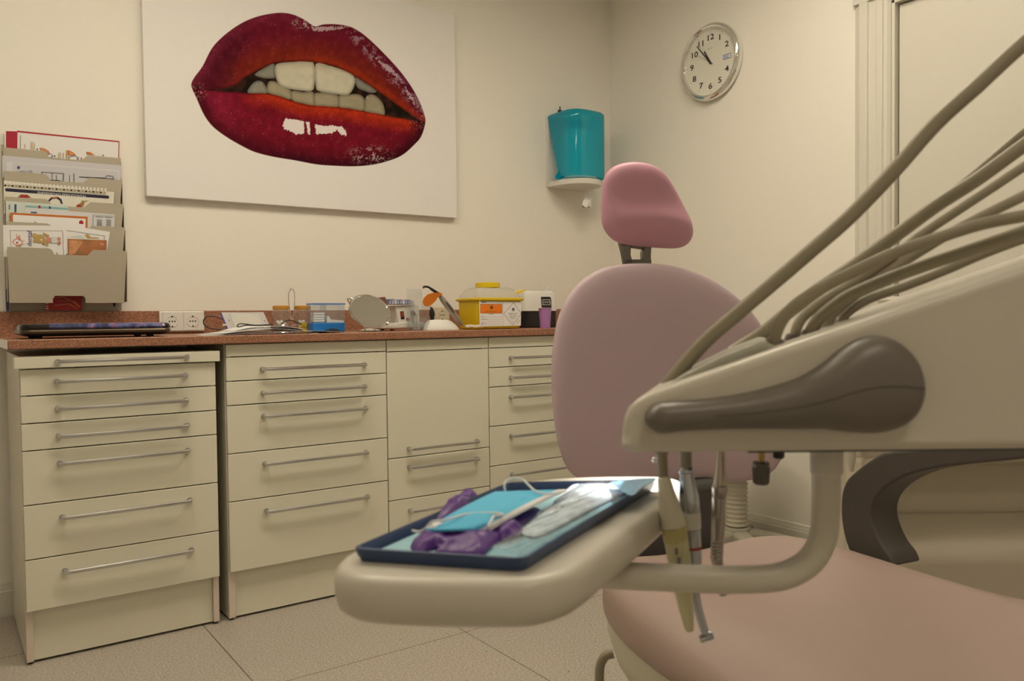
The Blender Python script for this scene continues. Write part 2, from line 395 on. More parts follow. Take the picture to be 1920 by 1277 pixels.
# ------------------------------------------------------------------ lips canvas
o = thing('canvas_print', 'large white canvas print of glossy red lips and teeth on the wall', 'picture', (1.31, YB, 1.46))
PX0, PX1, PZ0, PZ1, PY = .645, 1.979, 1.459, 2.392, YB-.030
canvas = mat('canvas_white', (.84, .82, .80), .7, bump=.15, bscale=900)
k = MB(canvas); k.box(PX0, PX1, PY, YB-.001, PZ0, PZ1); k.build('canvas', parent=o, bevel=.002)
def P2(s, sc=3.756, ox=340, oy=0): return np.array([[float(a)/sc+ox, float(b)/sc+oy] for a, b in (q.split(',') for q in s.split())])
OUT = P2('70,590 95,540 150,465 215,340 300,250 420,165 540,115 680,90 780,100 860,135 905,165 945,186 1000,172 1080,170 1180,185 1260,225 1350,300 1450,400 1540,500 1620,610 1680,720 1715,820 1718,870 1690,960 1640,1020 1560,1090 1470,1130 1350,1160 1220,1172 1080,1168 950,1158 800,1130 650,1105 520,1072 420,1025 310,960 220,890 160,810 110,700 78,630')
MOU = P2('100,612 250,628 380,600 440,550 520,505 600,465 680,440 800,432 930,438 1040,455 1130,485 1230,540 1310,590 1390,645 1480,710 1570,775 1650,830 1695,858 1640,850 1560,835 1470,820 1400,805 1290,785 1180,765 1060,752 950,745 850,730 760,705 680,675 600,658 500,657 440,655 380,648 250,642')
TEETH = [P2(s) for s in ('515,525 590,475 655,450 660,540 640,552 580,550', '1225,545 1290,580 1375,640 1340,655 1260,630 1230,600',
 '470,657 490,600 530,570 570,575 600,620 605,657', '607,652 610,585 640,570 700,590 770,635 772,700 700,680', '775,640 860,648 930,650 937,742 860,730 780,705',
 '942,655 1100,668 1105,752 1000,748 940,744', '1110,672 1180,665 1250,665 1290,700 1287,778 1180,764 1110,753', '1296,690 1330,665 1370,675 1420,730 1430,808 1360,797 1290,782',
 '660,470 690,445 800,436 930,440 938,600 915,640 860,640 770,628 700,605 665,545', '945,450 1040,462 1130,490 1215,535 1220,600 1190,655 1150,670 1040,655 965,640 945,600')]
HIL = [P2(s) for s in ('715,880 735,835 800,840 865,855 865,945 800,945 760,920 725,910', '877,857 905,862 905,948 890,945 885,900', '940,875 1000,885 1060,885 1130,890 1160,920 1160,955 1130,950 1100,915 1060,940 950,945',
 '895,170 945,190 1010,190 1100,183 1180,188 1120,205 1010,220 930,218', '1350,395 1400,430 1470,470 1530,530 1560,580 1500,530 1430,480', '1560,580 1600,640 1650,720 1640,740 1590,660')]
def smooth_poly(P, n=4):
    return np.array([(v.x, v.y) for v in catmull([(a, b, 0) for a, b in P], n, True)])
def pdist(X, Y, P):
    A = P; B = np.roll(P, -1, 0); D = np.full(X.shape, 1e9)
    for (ax, ay), (bx_, by) in zip(A, B):
        dx, dy = bx_-ax, by-ay; t = np.clip(((X-ax)*dx+(Y-ay)*dy)/(dx*dx+dy*dy+1e-9), 0, 1)
        D = np.minimum(D, (X-ax-t*dx)**2+(Y-ay-t*dy)**2)
    return np.sqrt(D)
def pin(X, Y, P):
    r = np.zeros(X.shape, bool); n = len(P)
    for i in range(n):
        (ax, ay), (bx_, by) = P[i], P[(i+1) % n]
        if ay == by: continue
        c = ((ay > Y) != (by > Y)) & (X < (bx_-ax)*(Y-ay)/(by-ay)+ax); r ^= c
    return r
def npn(X, Y, s, seed=0):
    rs = np.random.RandomState(seed); T = rs.rand(64, 64); x = (X/s) % 64; y = (Y/s) % 64
    i = np.floor(x).astype(int) % 64; j = np.floor(y).astype(int) % 64; fx = x-np.floor(x); fy = y-np.floor(y); fx = fx*fx*(3-2*fx); fy = fy*fy*(3-2*fy); i1 = (i+1) % 64; j1 = (j+1) % 64
    return (T[j, i]*(1-fx)+T[j, i1]*fx)*(1-fy)+(T[j1, i]*(1-fx)+T[j1, i1]*fx)*fy
def sm(a, b, x): t = np.clip((x-a)/(b-a), 0, 1); return t*t*(3-2*t)
def mixc(C, c, w): return C*(1-w[..., None])+np.array(c)*w[..., None]
outp, moup = smooth_poly(OUT), smooth_poly(MOU, 3)
nx, nz = 620, 440
gx = np.linspace(.80, 1.93, nx); gz = np.linspace(1.60, 2.385, nz)
GX, GZ = np.meshgrid(gx, gz); Pw = np.stack([GX, np.full_like(GX, PY-.0006), GZ], -1)
X, Y = proj_np(Pw)
sd = np.where(pin(X, Y, outp), 1, -1)*pdist(X, Y, outp); md = np.where(pin(X, Y, moup), 1, -1)*pdist(X, Y, moup)
midy = np.interp(X, [359, 442, 500, 565, 620, 680, 745, 797], [161, 170, 176, 188, 200, 206, 215, 229]); upper = Y < midy
n1 = npn(X, Y, 9, 1); n2 = npn(X, Y, 2.2, 2); n3 = npn(X+Y*.35, Y*.15, 3.0, 3); n4 = npn(X, Y, 1.3, 4)
di = -md
U = np.zeros(X.shape+(3,)); U[:] = (.17, .008, .030)
U = mixc(U, (.090, .006, .020), sm(60, 5, np.abs(X-400)-30)*.8)
U = mixc(U, (.25, .022, .010), sm(62, 8, di)*sm(395, 470, X)*(.6+.5*n3))
U = mixc(U, (.13, .006, .045), sm(690, 760, X)*sm(30, 8, sd)*.85)
U = mixc(U, (.24, .020, .060), sm(26, 3, sd)*sm(650, 520, X)*.55)
U = mixc(U, (.42, .035, .010), sm(18, 3, di)*sm(520, 640, X)*.6)
Lw = np.zeros_like(U); Lw[:] = (.21, .007, .026)
Lw = mixc(Lw, (.55, .035, .010), sm(34, 3, di)*sm(430, 520, X)*(.75+.3*n2))
Lw = mixc(Lw, (.10, .005, .018), sm(42, 4, sd)*.9)
Lw = mixc(Lw, (.045, .003, .012), sm(20, 2, sd)*sm(430, 560, X)*.7)
Lw = mixc(Lw, (.30, .015, .060), sm(470, 400, X)*sm(10, 22, sd)*.7)
C = np.where(upper[..., None], U, Lw)
C *= (.82+.36*n1)[..., None]; C *= (.9+.2*n2)[..., None]
spk = ((n4 > .94) & (n1 > .5)).astype(float)*.3*sm(6, 14, di); C = mixc(C, (.7, .45, .5), spk)
C = mixc(C, (.62, .45, .52), (sm(.56, .74, n2*.65+n1*.45))*sm(44, 8, np.hypot((X-692)/1.2, (Y-291)*1.9))*.7)
C = mixc(C, (.55, .40, .50), sm(.56, .72, n2*.7+n3*.4)*sm(20, 4, np.hypot((X-570)/1.6, (Y-43)*1.2))*.8)
C = mixc(C, (.42, .22, .36), sm(.58, .8, n1*.7+n2*.5)*sm(20, 4, np.abs((Y-118)-(X-712)*1.12)/1.2)*sm(640, 670, X)*sm(12, 20, di)*(upper)*.75)
C = mixc(C, (.5, .3, .35), sm(.62, .75, n2)*sm(22, 4, np.hypot(X-372, Y-172))*.6)
C = mixc(C, (.5, .3, .35), sm(.62, .75, n2)*sm(26, 4, np.hypot(X-786, Y-222))*.6)
for i, h in enumerate(HIL):
    hd = np.where(pin(X, Y, h), 1, -1)*pdist(X, Y, h)+(n2-.5)*3
    C = mixc(C, (.80, .74, .73) if i < 3 else (.55, .40, .47), sm(-.6, .8, hd)*(1 if i < 3 else .8*sm(.3, .55, n2+.15)))
mo = sm(-.8, .8, md)
dark = np.zeros_like(C); dark[:] = (.012, .007, .006); dark = mixc(dark, (.05, .02, .012), sm(.4, .8, n1)*.6)
for i, tp in enumerate(TEETH):
    tp = smooth_poly(tp, 3); td = np.where(pin(X, Y, tp), 1, -1)*pdist(X, Y, tp)
    b = (.56, .53, .42) if i >= 8 else ((.33, .29, .20) if i > 2 else (.25, .24, .20))
    tc = np.zeros_like(C); tc[:] = b; tc *= (.60+.45*sm(0, 7, td))[..., None]
    if i >= 8: tc = mixc(tc, (.40, .33, .24), sm(16, 2, Y-(116 if i == 8 else 122))*.5)
    tc *= (.94+.12*n1)[..., None]
    if i in (0, 1, 2, 7): tc = mixc(tc, (.7, .68, .66), sm(.90, .97, n2)*.5)
    dark = dark*(1-sm(-.6, .8, td))[..., None]+tc*sm(-.6, .8, td)[..., None]
C = np.where((C.min(-1) < .30)[..., None], C*np.array((.82, .95, .72)), C)
C = C*(1-mo)[..., None]+dark*mo[..., None]
C *= (1-.45*sm(5, 0, di)*(di > 0))[..., None]
cw = sm(-.7, .7, sd)
C = np.array((.84, .82, .80))*(1-cw)[..., None]+C*cw[..., None]
keep = sd > -6
def grid_print(name, Pw, C, keep, mt, parent):
    h, w_ = keep.shape; idx = -np.ones((h, w_), int)
    q = keep[:-1, :-1] & keep[1:, :-1] & keep[:-1, 1:] & keep[1:, 1:]
    used = np.zeros((h, w_), bool)
    for a in (slice(None, -1), slice(1, None)):
        for b in (slice(None, -1), slice(1, None)): used[a, b] |= q
    idx[used] = np.arange(used.sum())
    F = np.stack([idx[:-1, :-1][q], idx[:-1, 1:][q], idx[1:, 1:][q], idx[1:, :-1][q]], 1)
    M = INV[parent.name]; V = Pw[used]@np.array(M.to_3x3()).T+np.array(M.translation)
    me = bpy.data.meshes.new(name); me.vertices.add(len(V)); me.vertices.foreach_set('co', V.astype('f').ravel())
    me.loops.add(F.size); me.loops.foreach_set('vertex_index', F.astype('i').ravel()); me.polygons.add(len(F))
    me.polygons.foreach_set('loop_start', np.arange(0, F.size, 4, dtype='i')); me.update(calc_edges=True)
    at = me.color_attributes.new('print', 'FLOAT_COLOR', 'POINT'); at.data.foreach_set('color', np.concatenate([C[used], np.ones((len(V), 1))], 1).astype('f').ravel())
    me.materials.append(mt); ob = bpy.data.objects.new(name, me); COL.objects.link(ob); ob.parent = parent; return ob
grid_print('printed_lips', Pw, C, keep, vcol_mat('lips_print', .75), o)['label'] = 'printed red lips with white teeth'

# ------------------------------------------------------------------ brochure rack on the wall
rackm = mat('shaded_white_steel', (.47, .42, .33), .45)  # shading of the white rack is put into this darker beige base
o = thing('magazine_rack', 'white metal wall rack with stepped pockets full of leaflets', 'magazine rack', (.38, YB, 1.06))
def RK(px, py, y): return ony(px, py, y)
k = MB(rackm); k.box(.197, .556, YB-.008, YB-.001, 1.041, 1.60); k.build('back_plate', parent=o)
tops = [(277, 296), (320, 338), (369, 382), (415, 426), (463, 470)]
YP = [YB-.030, YB-.046, YB-.062, YB-.078, YB-.101]
for i, (a, b) in enumerate(tops):
    y = YP[i]; A = RK(4, a, y); B = RK(228, b, y); zt = (A.z+B.z)/2; x0, x1 = .2, .2+.362
    zb = zt-.10 if i < 4 else RK(114, 568, YB-.080).z
    yb = y+.004 if i < 4 else YB-.080
    xc0, xc1 = x0+.116, x0+.255; dpt = .020
    def q(x, z): tt = (zt-z)/(zt-zb); return Vector((x+(.003*tt if x < .38 else -.010*tt), y+(yb-y)*tt, z))
    P = [q(x0, zb), q(x0, zt), q(xc0, zt)]
    for s in range(1, 7): a_ = pi/2*s/6; P.append(q(xc0+.022*sin(a_)*.8, zt-dpt*(1-cos(a_))))
    for s in range(0, 7): a_ = pi/2*s/6; P.append(q(xc1-.022*.8*cos(a_), zt-dpt*cos(a_)))
    P += [q(x1, zt), q(x1, zb)]
    if i == 4:
        for s in range(0, 9): a_ = pi*s/8; P.append(q(.383+.056*max(-1, min(1, 1.25*cos(a_))), zb+.024*min(1, 1.5*sin(a_))))
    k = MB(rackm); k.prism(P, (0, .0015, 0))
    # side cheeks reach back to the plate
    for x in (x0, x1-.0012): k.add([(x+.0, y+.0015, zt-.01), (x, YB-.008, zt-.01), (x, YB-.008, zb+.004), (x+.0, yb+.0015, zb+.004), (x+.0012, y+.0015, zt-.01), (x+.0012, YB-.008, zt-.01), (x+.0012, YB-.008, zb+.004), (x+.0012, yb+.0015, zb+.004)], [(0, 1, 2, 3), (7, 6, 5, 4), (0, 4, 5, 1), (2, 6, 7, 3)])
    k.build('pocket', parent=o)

redm = mat('red_print', (.42, .012, .035), .4); redc = mat('red_cover', (.40, .03, .025), .5, var=.25, vscale=60)
navy = mat('navy_print', (.018, .014, .045), .5); orange = mat('orange_print', (.58, .16, .02), .5); peach = mat('peach_print', (.62, .30, .14), .6, var=.5, vscale=45)
greyp = mat('grey_print', (.22, .22, .25), .6); bluep = mat('blue_print', (.05, .08, .20), .6); brownp = mat('brown_print', (.33, .19, .06), .6); skin = mat('photo_skin_print', (.42, .17, .07), .35, var=.75, vscale=22)
pinkp = mat('salmon_print', (.66, .27, .22), .6); blackp = mat('black_print', (.015, .013, .015), .6); mint = mat('mint_paper', (.62, .70, .66), .6); lil = mat('lilac_grey_paper', (.60, .59, .63), .3)
goldp = mat('ochre_print', (.50, .34, .12), .6); purp = mat('violet_print', (.10, .05, .22), .6); whitepr = mat('white_print', (.82, .81, .79), .5)
def card(name, poly, y, label, cat, m=paperm, th=.003, group='leaflets in the wall rack', prints=(), texts=()):
    k = MB(m); P = [ony(a, b, y) for a, b in poly]; k.prism(P, (0, th, 0))
    lift = 0
    for mm, pp in prints:
        k.use(mm); lift += .00015
        k.flat([ony(a, b, y-.0003-lift) for a, b in pp], Vector((0, -1, 0)))
    for mm, tx, pos, size, dr in texts:
        k.use(mm); a = ony(pos[0], pos[1], y-.0012); b = ony(pos[0]+dr[0]*10, pos[1]+dr[1]*10, y-.0012); xd = (b-a).normalized()
        k.text(tx, a, xd, Vector((0, -1, 0)).cross(xd)*-1 if False else xd.cross(Vector((0, -1, 0)))*-1, size, 'LEFT')
    c = sum(P, Vector())/len(P)
    o = k.build(name, loc=Vector((c.x, y, min(p.z for p in P))), smooth=False)
    return tag(o, label, cat, group)
def Z1(s): return [(float(a)/6.384, float(b)/6.384+220) for a, b in (q.split(',') for q in s.split())]
def Z2(s): return [(float(a)/6.384, float(b)/6.384+400) for a, b in (q.split(',') for q in s.split())]
def ell(cx, cy, rx, ry, rot=0, n=14):
    return [(cx+rx*cos(2*pi*i/n)*cos(rot)-ry*sin(2*pi*i/n)*sin(rot), cy+rx*cos(2*pi*i/n)*sin(rot)+ry*sin(2*pi*i/n)*cos(rot)) for i in range(n)]
def E1(cx, cy, rx, ry, rot=0): return Z1(' '.join('%f,%f' % p for p in ell(cx, cy, rx, ry, rot)))
def E2(cx, cy, rx, ry, rot=0): return Z2(' '.join('%f,%f' % p for p in ell(cx, cy, rx, ry, rot)))
card('folder', Z1('55,155 1430,285 1415,620 60,600'), YB-.016, 'white folder with red spine and red border in the topmost rack pocket', 'folder', prints=[
    (redm, Z1('72,165 210,168 206,520 70,520')), (redm, Z1('205,158 1428,284 1425,298 205,178')), (redm, Z1('1420,290 1430,290 1422,600 1412,600')),
    (orange, Z1('470,365 520,368 580,400 600,435 560,440 490,410')), (peach, Z1('480,372 520,376 570,405 585,428 555,430 495,405')), (greyp, Z1('515,440 600,432 640,455 620,490 540,485')), (whitepr, Z1('535,452 610,445 625,460 600,478 550,474')),
    (orange, Z1('790,395 830,395 890,430 910,455 860,455 800,450')), (peach, Z1('815,402 870,430 895,450 840,448')), (goldp, Z1('788,395 806,395 806,520 788,520')), (greyp, Z1('815,470 900,455 945,485 935,525 820,515')), (whitepr, Z1('830,480 900,467 925,487 915,510 835,503')),
    (orange, Z1('1030,412 1080,418 1135,450 1040,440')), (blackp, E1(447, 382, 8, 9)), (blackp, E1(655, 465, 8, 9)), (redm, E1(975, 492, 8, 10)), (redm, E1(1235, 455, 9, 8)),
    (goldp, Z1('370,290 378,290 376,378 368,378')), (goldp, Z1('390,292 398,292 396,380 388,380')), (goldp, Z1('410,310 418,310 416,382 408,382')), (greyp, Z1('242,215 250,215 248,380 240,380')), (goldp, Z1('700,420 708,420 706,500 698,500')), (goldp, Z1('718,422 726,422 724,502 716,502')), (redm, Z1('295,320 301,320 299,375 293,375')), (redm, Z1('755,425 761,425 759,505 753,505'))])
card('plastic_sleeve', Z1('25,455 1455,575 1445,760 30,720'), YB-.038, 'clear wallet holding a grey leaflet with black drawings, second rack pocket from top', 'sleeve', m=lil, prints=[
    (paperg, Z1('80,530 1430,635 1425,900 80,880')), (lil, Z1('150,545 1415,650 1410,900 150,880')), (bluep, E1(222, 602, 19, 19)), (greyp, Z1('490,650 770,668 765,775 500,770')), (lil, Z1('510,665 750,682 745,760 520,755')), (blackp, Z1('620,665 628,665 630,800 622,800')), (blackp, Z1('670,690 678,690 680,800 672,800')), (blackp, Z1('530,745 720,752 720,760 530,756')),
    (blackp, Z1('830,690 836,690 836,780 828,780')), (blackp, Z1('880,670 888,670 890,790 882,790')), (blackp, Z1('860,780 940,785 920,800 880,795')), (blackp, Z1('945,710 1260,722 1260,732 945,717')), (greyp, Z1('1260,705 1285,690 1355,702 1370,740 1265,738')), (lil, Z1('1275,708 1345,714 1350,728 1275,725'))],
    texts=[(bluep, 'j wsrs@', Z1('205,643')[0], .0135, (1, .075))])
teethp = [(x*44+62, 815+x*44*.073) for x in range(28)]
card('flip_chart', Z1('45,755 1365,895 1355,1200 45,1150'), YB-.054, 'spiral-bound chart with dark title bar across it, third rack pocket from top', 'flip chart', m=mat('ivory_paper', (.76, .74, .64), .6), prints=[
    (navy, Z1('62,850 80,848 1300,938 1308,955 1300,974 70,886 62,875')), (brownp, Z1('210,955 250,920 330,925 375,962 330,968 250,965')), (redm, Z1('240,935 330,932 345,960 240,960')),
    (navy, Z1('570,1030 580,990 615,955 690,950 735,980 752,1035 730,1035 715,995 680,972 630,975 600,1000 592,1030')), (orange, Z1('620,955 680,950 690,966 622,970')), (brownp, Z1('905,1085 915,1050 960,1030 985,1000 1070,995 1010,1015 1000,1060 945,1090')), (redm, Z1('920,1080 930,1050 960,1045 975,1080')), (goldp, Z1('965,995 1060,998 985,1010'))]
    + [(goldp if i % 2 else blackp, E1(x, y, 14, 10)) for i, (x, y) in enumerate(teethp)] + [(whitepr, Z1('%f,%f %f,%f %f,%f %f,%f' % (x, y-52, x+26, y-50, x+22, y-14, x+4, y-14))) for x, y in teethp],
    texts=[(whitepr, 'ENFERMEDAD PERIODONTAL', Z1('448,904')[0], .0112, (1, .076))])
card('leaflet', Z1('70,1000 815,1055 812,1400 75,1400'), YB-.066, 'pale green leaflet with blue mark at the left of the fourth rack pocket', 'leaflet', m=mint, prints=[
    (bluep, Z1('172,1040 198,1042 196,1140 172,1138')), (greyp, Z1('105,1045 122,1045 120,1105 104,1105')), (mat('teal_print', (.25, .48, .48), .6), Z1('300,1052 810,1085 810,1110 300,1075')), (redm, Z1('458,1055 486,1057 486,1090 458,1088')), (bluep, Z1('585,1065 608,1066 608,1097 585,1096'))])
card('leaflet', Z1('305,1080 1375,1165 1365,1440 310,1400'), YB-.069, 'white printed leaflet with grey table at right of the fourth rack pocket', 'leaflet', m=paperg, prints=[
    (bluep, Z1('368,1130 442,1132 442,1150 368,1146')), (greyp, Z1('1110,1160 1118,1160 1112,1400 1104,1400')), (greyp, Z1('1140,1185 1230,1192 1230,1199 1140,1192')), (greyp, Z1('1260,1192 1340,1198 1340,1204 1260,1198'))] + [(greyp, Z1('%d,%d %d,%d %d,%d %d,%d' % (xx, 1222+i*14, xx+62, 1225+i*14, xx+62, 1231+i*14, xx, 1228+i*14))) for i in range(8) for xx in (1160, 1270)] + [(greyp, Z1('1128,1165 1368,1182 1368,1187 1128,1170'))])
card('leaflet', Z1('120,1140 1050,1190 1045,1440 118,1420'), YB-.072, 'leaflet with orange border and red hood mark, fourth rack pocket', 'leaflet', m=orange, prints=[
    (paperm, Z1('155,1165 1025,1215 1020,1440 150,1420')), (redm, Z1('945,1275 948,1245 972,1228 996,1245 1002,1278')), (redm, E1(118, 1188, 5, 12)), (greyp, Z1('405,1251 438,1253 436,1262 407,1260'))])
card('leaflet', Z2('610,108 1318,222 1270,500 600,480'), YB-.0800, 'white leaflet with brown drawing, tilted behind the photo booklet in the front pocket', 'leaflet', prints=[
    (greyp, Z2('800,203 1252,268 1251,274 800,209')), (greyp, Z2('1246,268 1253,268 1249,330 1243,330')), (mint, Z2('820,290 870,272 960,268 1020,300')), (goldp, Z2('1015,268 1030,248 1060,250 1085,285 1180,290 1190,302 1050,304'))], th=.0015)
card('booklet', Z2('810,305 1278,322 1272,530 815,530'), YB-.0822, 'booklet with close-up skin photograph in the front rack pocket', 'booklet', m=skin, th=.0015, prints=[(brownp, E2(1050, 368, 28, 12, .5)), (peach, Z2('830,320 1000,330 900,480 830,500')), (brownp, E2(960, 470, 40, 14, .3)), (pinkp, E2(1220, 370, 30, 14, .2))])
card('childrens_book', Z2('35,140 800,150 790,540 45,520'), YB-.0875, 'white book cover with cartoon animals at the left of the front rack pocket', 'book', th=.004, prints=[
    (greyp, Z2('118,204 752,208 752,213 118,209')), (greyp, Z2('118,204 124,204 136,400 130,400')), (greyp, Z2('746,210 752,210 768,560 762,560')),
    (pinkp, E2(210, 342, 62, 40)), (whitepr, E2(212, 344, 50, 30)), (redm, E2(205, 352, 14, 11)), (pinkp, Z2('190,235 215,290 235,250 245,300 225,310 200,300')), (redm, E2(235, 320, 9, 8)), (pinkp, Z2('250,340 295,325 295,332 252,347')), (pinkp, Z2('245,365 290,365 290,372 247,371')), (pinkp, E2(225, 385, 40, 7)),
    (goldp, E2(420, 270, 38, 28, .5)), (goldp, E2(478, 305, 66, 52, .2)), (goldp, E2(425, 328, 34, 22, -.4)), (goldp, E2(535, 340, 30, 36)), (whitepr, E2(495, 318, 12, 10)), (blackp, E2(520, 370, 9, 7)), (goldp, E2(562, 372, 18, 22)), (goldp, Z2('508,228 525,232 590,262 585,290 560,280 520,250')), (pinkp, Z2('555,290 615,292 612,345 552,342')), (mint, Z2('618,280 690,288 690,350 618,355')), (pinkp, E2(705, 305, 22, 22)), (pinkp, E2(708, 350, 18, 28)), (redm, E2(712, 362, 10, 8)), (redm, E2(545, 462, 26, 9, .8)), (redm, Z2('675,470 685,470 690,500 680,500')), (redm, Z2('575,490 620,494 620,499 575,496'))],
    texts=[(purp, 'dental', Z2('352,395')[0], .021, (.02, -1))])
card('spiral_notebook', Z2('505,930 980,930 980,1162 545,1162 545,1080 500,1070'), YB-.030, 'red spiral notebook seen through the notch under the rack', 'notebook', m=redc, group='', prints=[(whitepr, Z2('545,%d 580,%d 580,%d 545,%d' % (y, y+3, y+13, y+10))) for y in (1010, 1040, 1075, 1105, 1135)] + [(peach, Z2('640,1010 760,1000 900,1060 960,1120 955,1126 890,1070 760,1008 645,1016')), (peach, Z2('650,1100 820,1080 930,1140 928,1146 818,1088 652,1106')), (peach, Z2('700,1040 840,1040 842,1046 700,1046'))])
for px, ytop, lab, mm in ((14, 576, 'blue pen end sticking out under the rack, left side', bluep), (214, 568, 'black pen end sticking out under the rack, right side', blackp)):
    p = ony(px, ytop, YB-.026); k = MB(mm)
    k.lathe(p+Vector((0, 0, .06)), (0, 0, -1), [(.0035, 0), (.0042, .004), (.0042, .062), (.0036, .0625), (.0036, .068), (.0014, .075)], 10)
    tag(k.build('pen', loc=p), lab, 'pen')

# ------------------------------------------------------------------ wall clock
cc = Vector((XR, 2.5475, 2.160)); Rk = .175
o = thing('wall_clock', 'round wall clock with silver rim and black numerals', 'clock', cc)
silver = mat('polished_silver_rim', (.85, .85, .83), .12, .9); face = mat('clock_face', (.80, .79, .70), .5)
AX = Vector((-1, 0, 0))
k = MB(silver); k.lathe(cc, AX, [(Rk-.012, .001), (Rk-.004, .006), (Rk, .016), (Rk-.001, .027), (Rk-.007, .036), (Rk-.015, .040), (Rk-.022, .037), (Rk-.026, .028), (Rk-.027, .020)], 72, True, False); k.build('rim', parent=o)
k = MB(face); k.lathe(cc, AX, [(Rk-.0262, .0185), (Rk-.0262, .020)], 64); k.build('face', parent=o)
FX = XR-.0206
def cp(a, r, x=FX): a = radians(a); return Vector((x, cc.y-r*sin(a), cc.z+r*cos(a)))
numm = mat('clock_numeral_black', (.025, .024, .022), .5)
k = MB(numm)
for h in (1, 2, 4, 5, 6, 7, 8, 9, 10, 11, 12):
    q = cp(h*30, .111); n0 = len(k.v); k.text(str(h), q, (0, -1, 0), (0, 0, 1), .036, bold=True); k.v[n0:] = [Vector((v.x, q.y+(v.y-q.y)*1.3, v.z)) for v in k.v[n0:]]
for i in range(60):
    r0 = .132 if i % 5 == 0 else .136; wd = .0016 if i % 5 == 0 else .0006
    if i == 15: continue
    a, b = cp(i*6, r0), cp(i*6, .141); t_ = (b-a).normalized().cross(AX)*wd*.5
    k.flat([a-t_, a+t_, b+t_, b-t_], AX)
k.build('numerals', parent=o, smooth=False)
k = MB(mat('clock_logo_grey', (.35, .35, .33), .5)); k.text('acctim', cp(0, .062), (0, -1, 0), (0, 0, 1), .012); k.build('logo', parent=o, smooth=False)
k = MB(greyp); c0 = cp(90, .098)
def rectx(c, w_, h_, lift): return [Vector((FX-lift, c.y+a*w_/2, c.z+b*h_/2)) for a, b in ((-1, -1), (1, -1), (1, 1), (-1, 1))]
k.flat(rectx(c0, .047, .022, .0004), AX); k.use(mat('date_blue', (.45, .55, .78), .5)); k.flat(rectx(c0+Vector((0, .008, 0)), .026, .016, .0007), AX)
k.use(whitepr); k.flat(rectx(c0-Vector((0, .0145, 0)), .015, .016, .0007), AX)
k.use(mat('date_blue_ink', (.08, .15, .5), .5)); k.text('LU', c0+Vector((0, .006, 0)), (0, -1, 0), (0, 0, 1), .011, lift=.0011)
k.use(redm); k.text('13', c0-Vector((0, .0145, 0)), (0, -1, 0), (0, 0, 1), .011, lift=.0011)
k.build('date_window', parent=o, smooth=False)
def hand(name, px, py, w0, w1, tail, x):
    tip = onx(px, py, x); b = Vector((x, cc.y, cc.z)); dirn = (tip-b); L = dirn.length; dirn.normalize(); t_ = dirn.cross(AX)
    b2 = b-dirn*tail; k = MB(numm); k.prism([b2-t_*w0/2, b2+t_*w0/2, tip+t_*w1/2, tip-t_*w1/2], (-.0012, 0, 0)); return k.build(name, parent=o, smooth=False)
C8 = lambda a, b: (a/7.093+1260, b/7.093+30)
hand('hour_hand', *C8(430, 472), .0085, .0060, .012, FX-.0015); hand('minute_hand', *C8(330, 405), .0065, .0035, .014, FX-.0030); hand('second_hand', *C8(345, 530), .0016, .0009, .022, FX-.0045)
k = MB(numm); k.cyl(Vector((FX-.001, cc.y, cc.z)), Vector((FX-.0065, cc.y, cc.z)), .0045); k.build('hub', parent=o)
clear_mat('clock_glass', (1, 1, 1), .0, .02)
k = MB(MATS['clock_glass']); k.lathe(cc, AX, [(.0005, .0345), (.06, .034), (.12, .032), (Rk-.0225, .0285)], 64, False, False); k.build('glass', parent=o)

# ------------------------------------------------------------------ paper dispenser
o = thing('paper_towel_dispenser', 'turquoise centrefeed paper dispenser on the wall near the corner', 'dispenser', (2.66, YB, 1.65))
k = MB(offw)
xa, xb = 2.523, 2.775
k.box(xa, xb, YB-.012, YB-.001, 1.648, 2.010)
def dplan(z, dp, wd, x0): # D-shaped plan
    xm = x0+wd/2; pts = [Vector((x0, YB-.012, z))]
    for i in range(17):
        a = pi*i/16; pts.append(Vector((xm-wd/2*cos(a), YB-.03-(dp-.03)*sin(a)**.75, z)))
    pts.append(Vector((x0+wd, YB-.012, z))); return pts
fl = dplan(1.655, .215, xb-xa, xa)
k.rings([[p+Vector((0, 0, -.008)) for p in fl], [p+Vector((0, 0, .02 if p.y < YB-.02 else .0)) for p in fl]], True, True)
k.build('back_plate', parent=o, bevel=.003)
teal = bpy.data.materials.new('turquoise_clear_plastic'); teal.use_nodes = True; nt = teal.node_tree; nt.nodes.remove(nt.nodes['Principled BSDF']); N = nt.nodes.new
t1 = N('ShaderNodeBsdfTransparent'); t1.inputs[0].default_value = (.10, .76, .95, 1); g1 = N('ShaderNodeBsdfGlossy'); g1.inputs['Roughness'].default_value = .06; d1 = N('ShaderNodeBsdfDiffuse'); d1.inputs[0].default_value = (.006, .46, .62, 1)
m1 = N('ShaderNodeMixShader'); m1.inputs[0].default_value = .5; nt.links.new(t1.outputs[0], m1.inputs[1]); nt.links.new(d1.outputs[0], m1.inputs[2])
fr = facing_fresnel(nt); m2 = N('ShaderNodeMixShader'); nt.links.new(fr.outputs[0], m2.inputs[0]); nt.links.new(m1.outputs[0], m2.inputs[1]); nt.links.new(g1.outputs[0], m2.inputs[2]); nt.links.new(m2.outputs[0], nt.nodes['Material Output'].inputs[0])
R = []
NZ = 12
for j in range(NZ+1):
    tt = j/NZ; z = 1.685+.312*tt
    back = YB-.014-.085*(1-tt)
    xm = (xa+xb)/2; hw = (xb-xa)/2-.004; ring = [Vector((xm-hw, back, z))]
    for i in range(25):
        a = pi*i/24; ring.append(Vector((xm-hw*(1 if abs(cos(a)) > .999 else 1)*math.copysign(abs(cos(a))**.6, cos(a)), YB-.115-.095*sin(a)**.8, z)))
    ring.append(Vector((xm+hw, back, z))); R.append(ring)
top = R[-1]; cxy = Vector(((xa+xb)/2, YB-.09, 2.035))
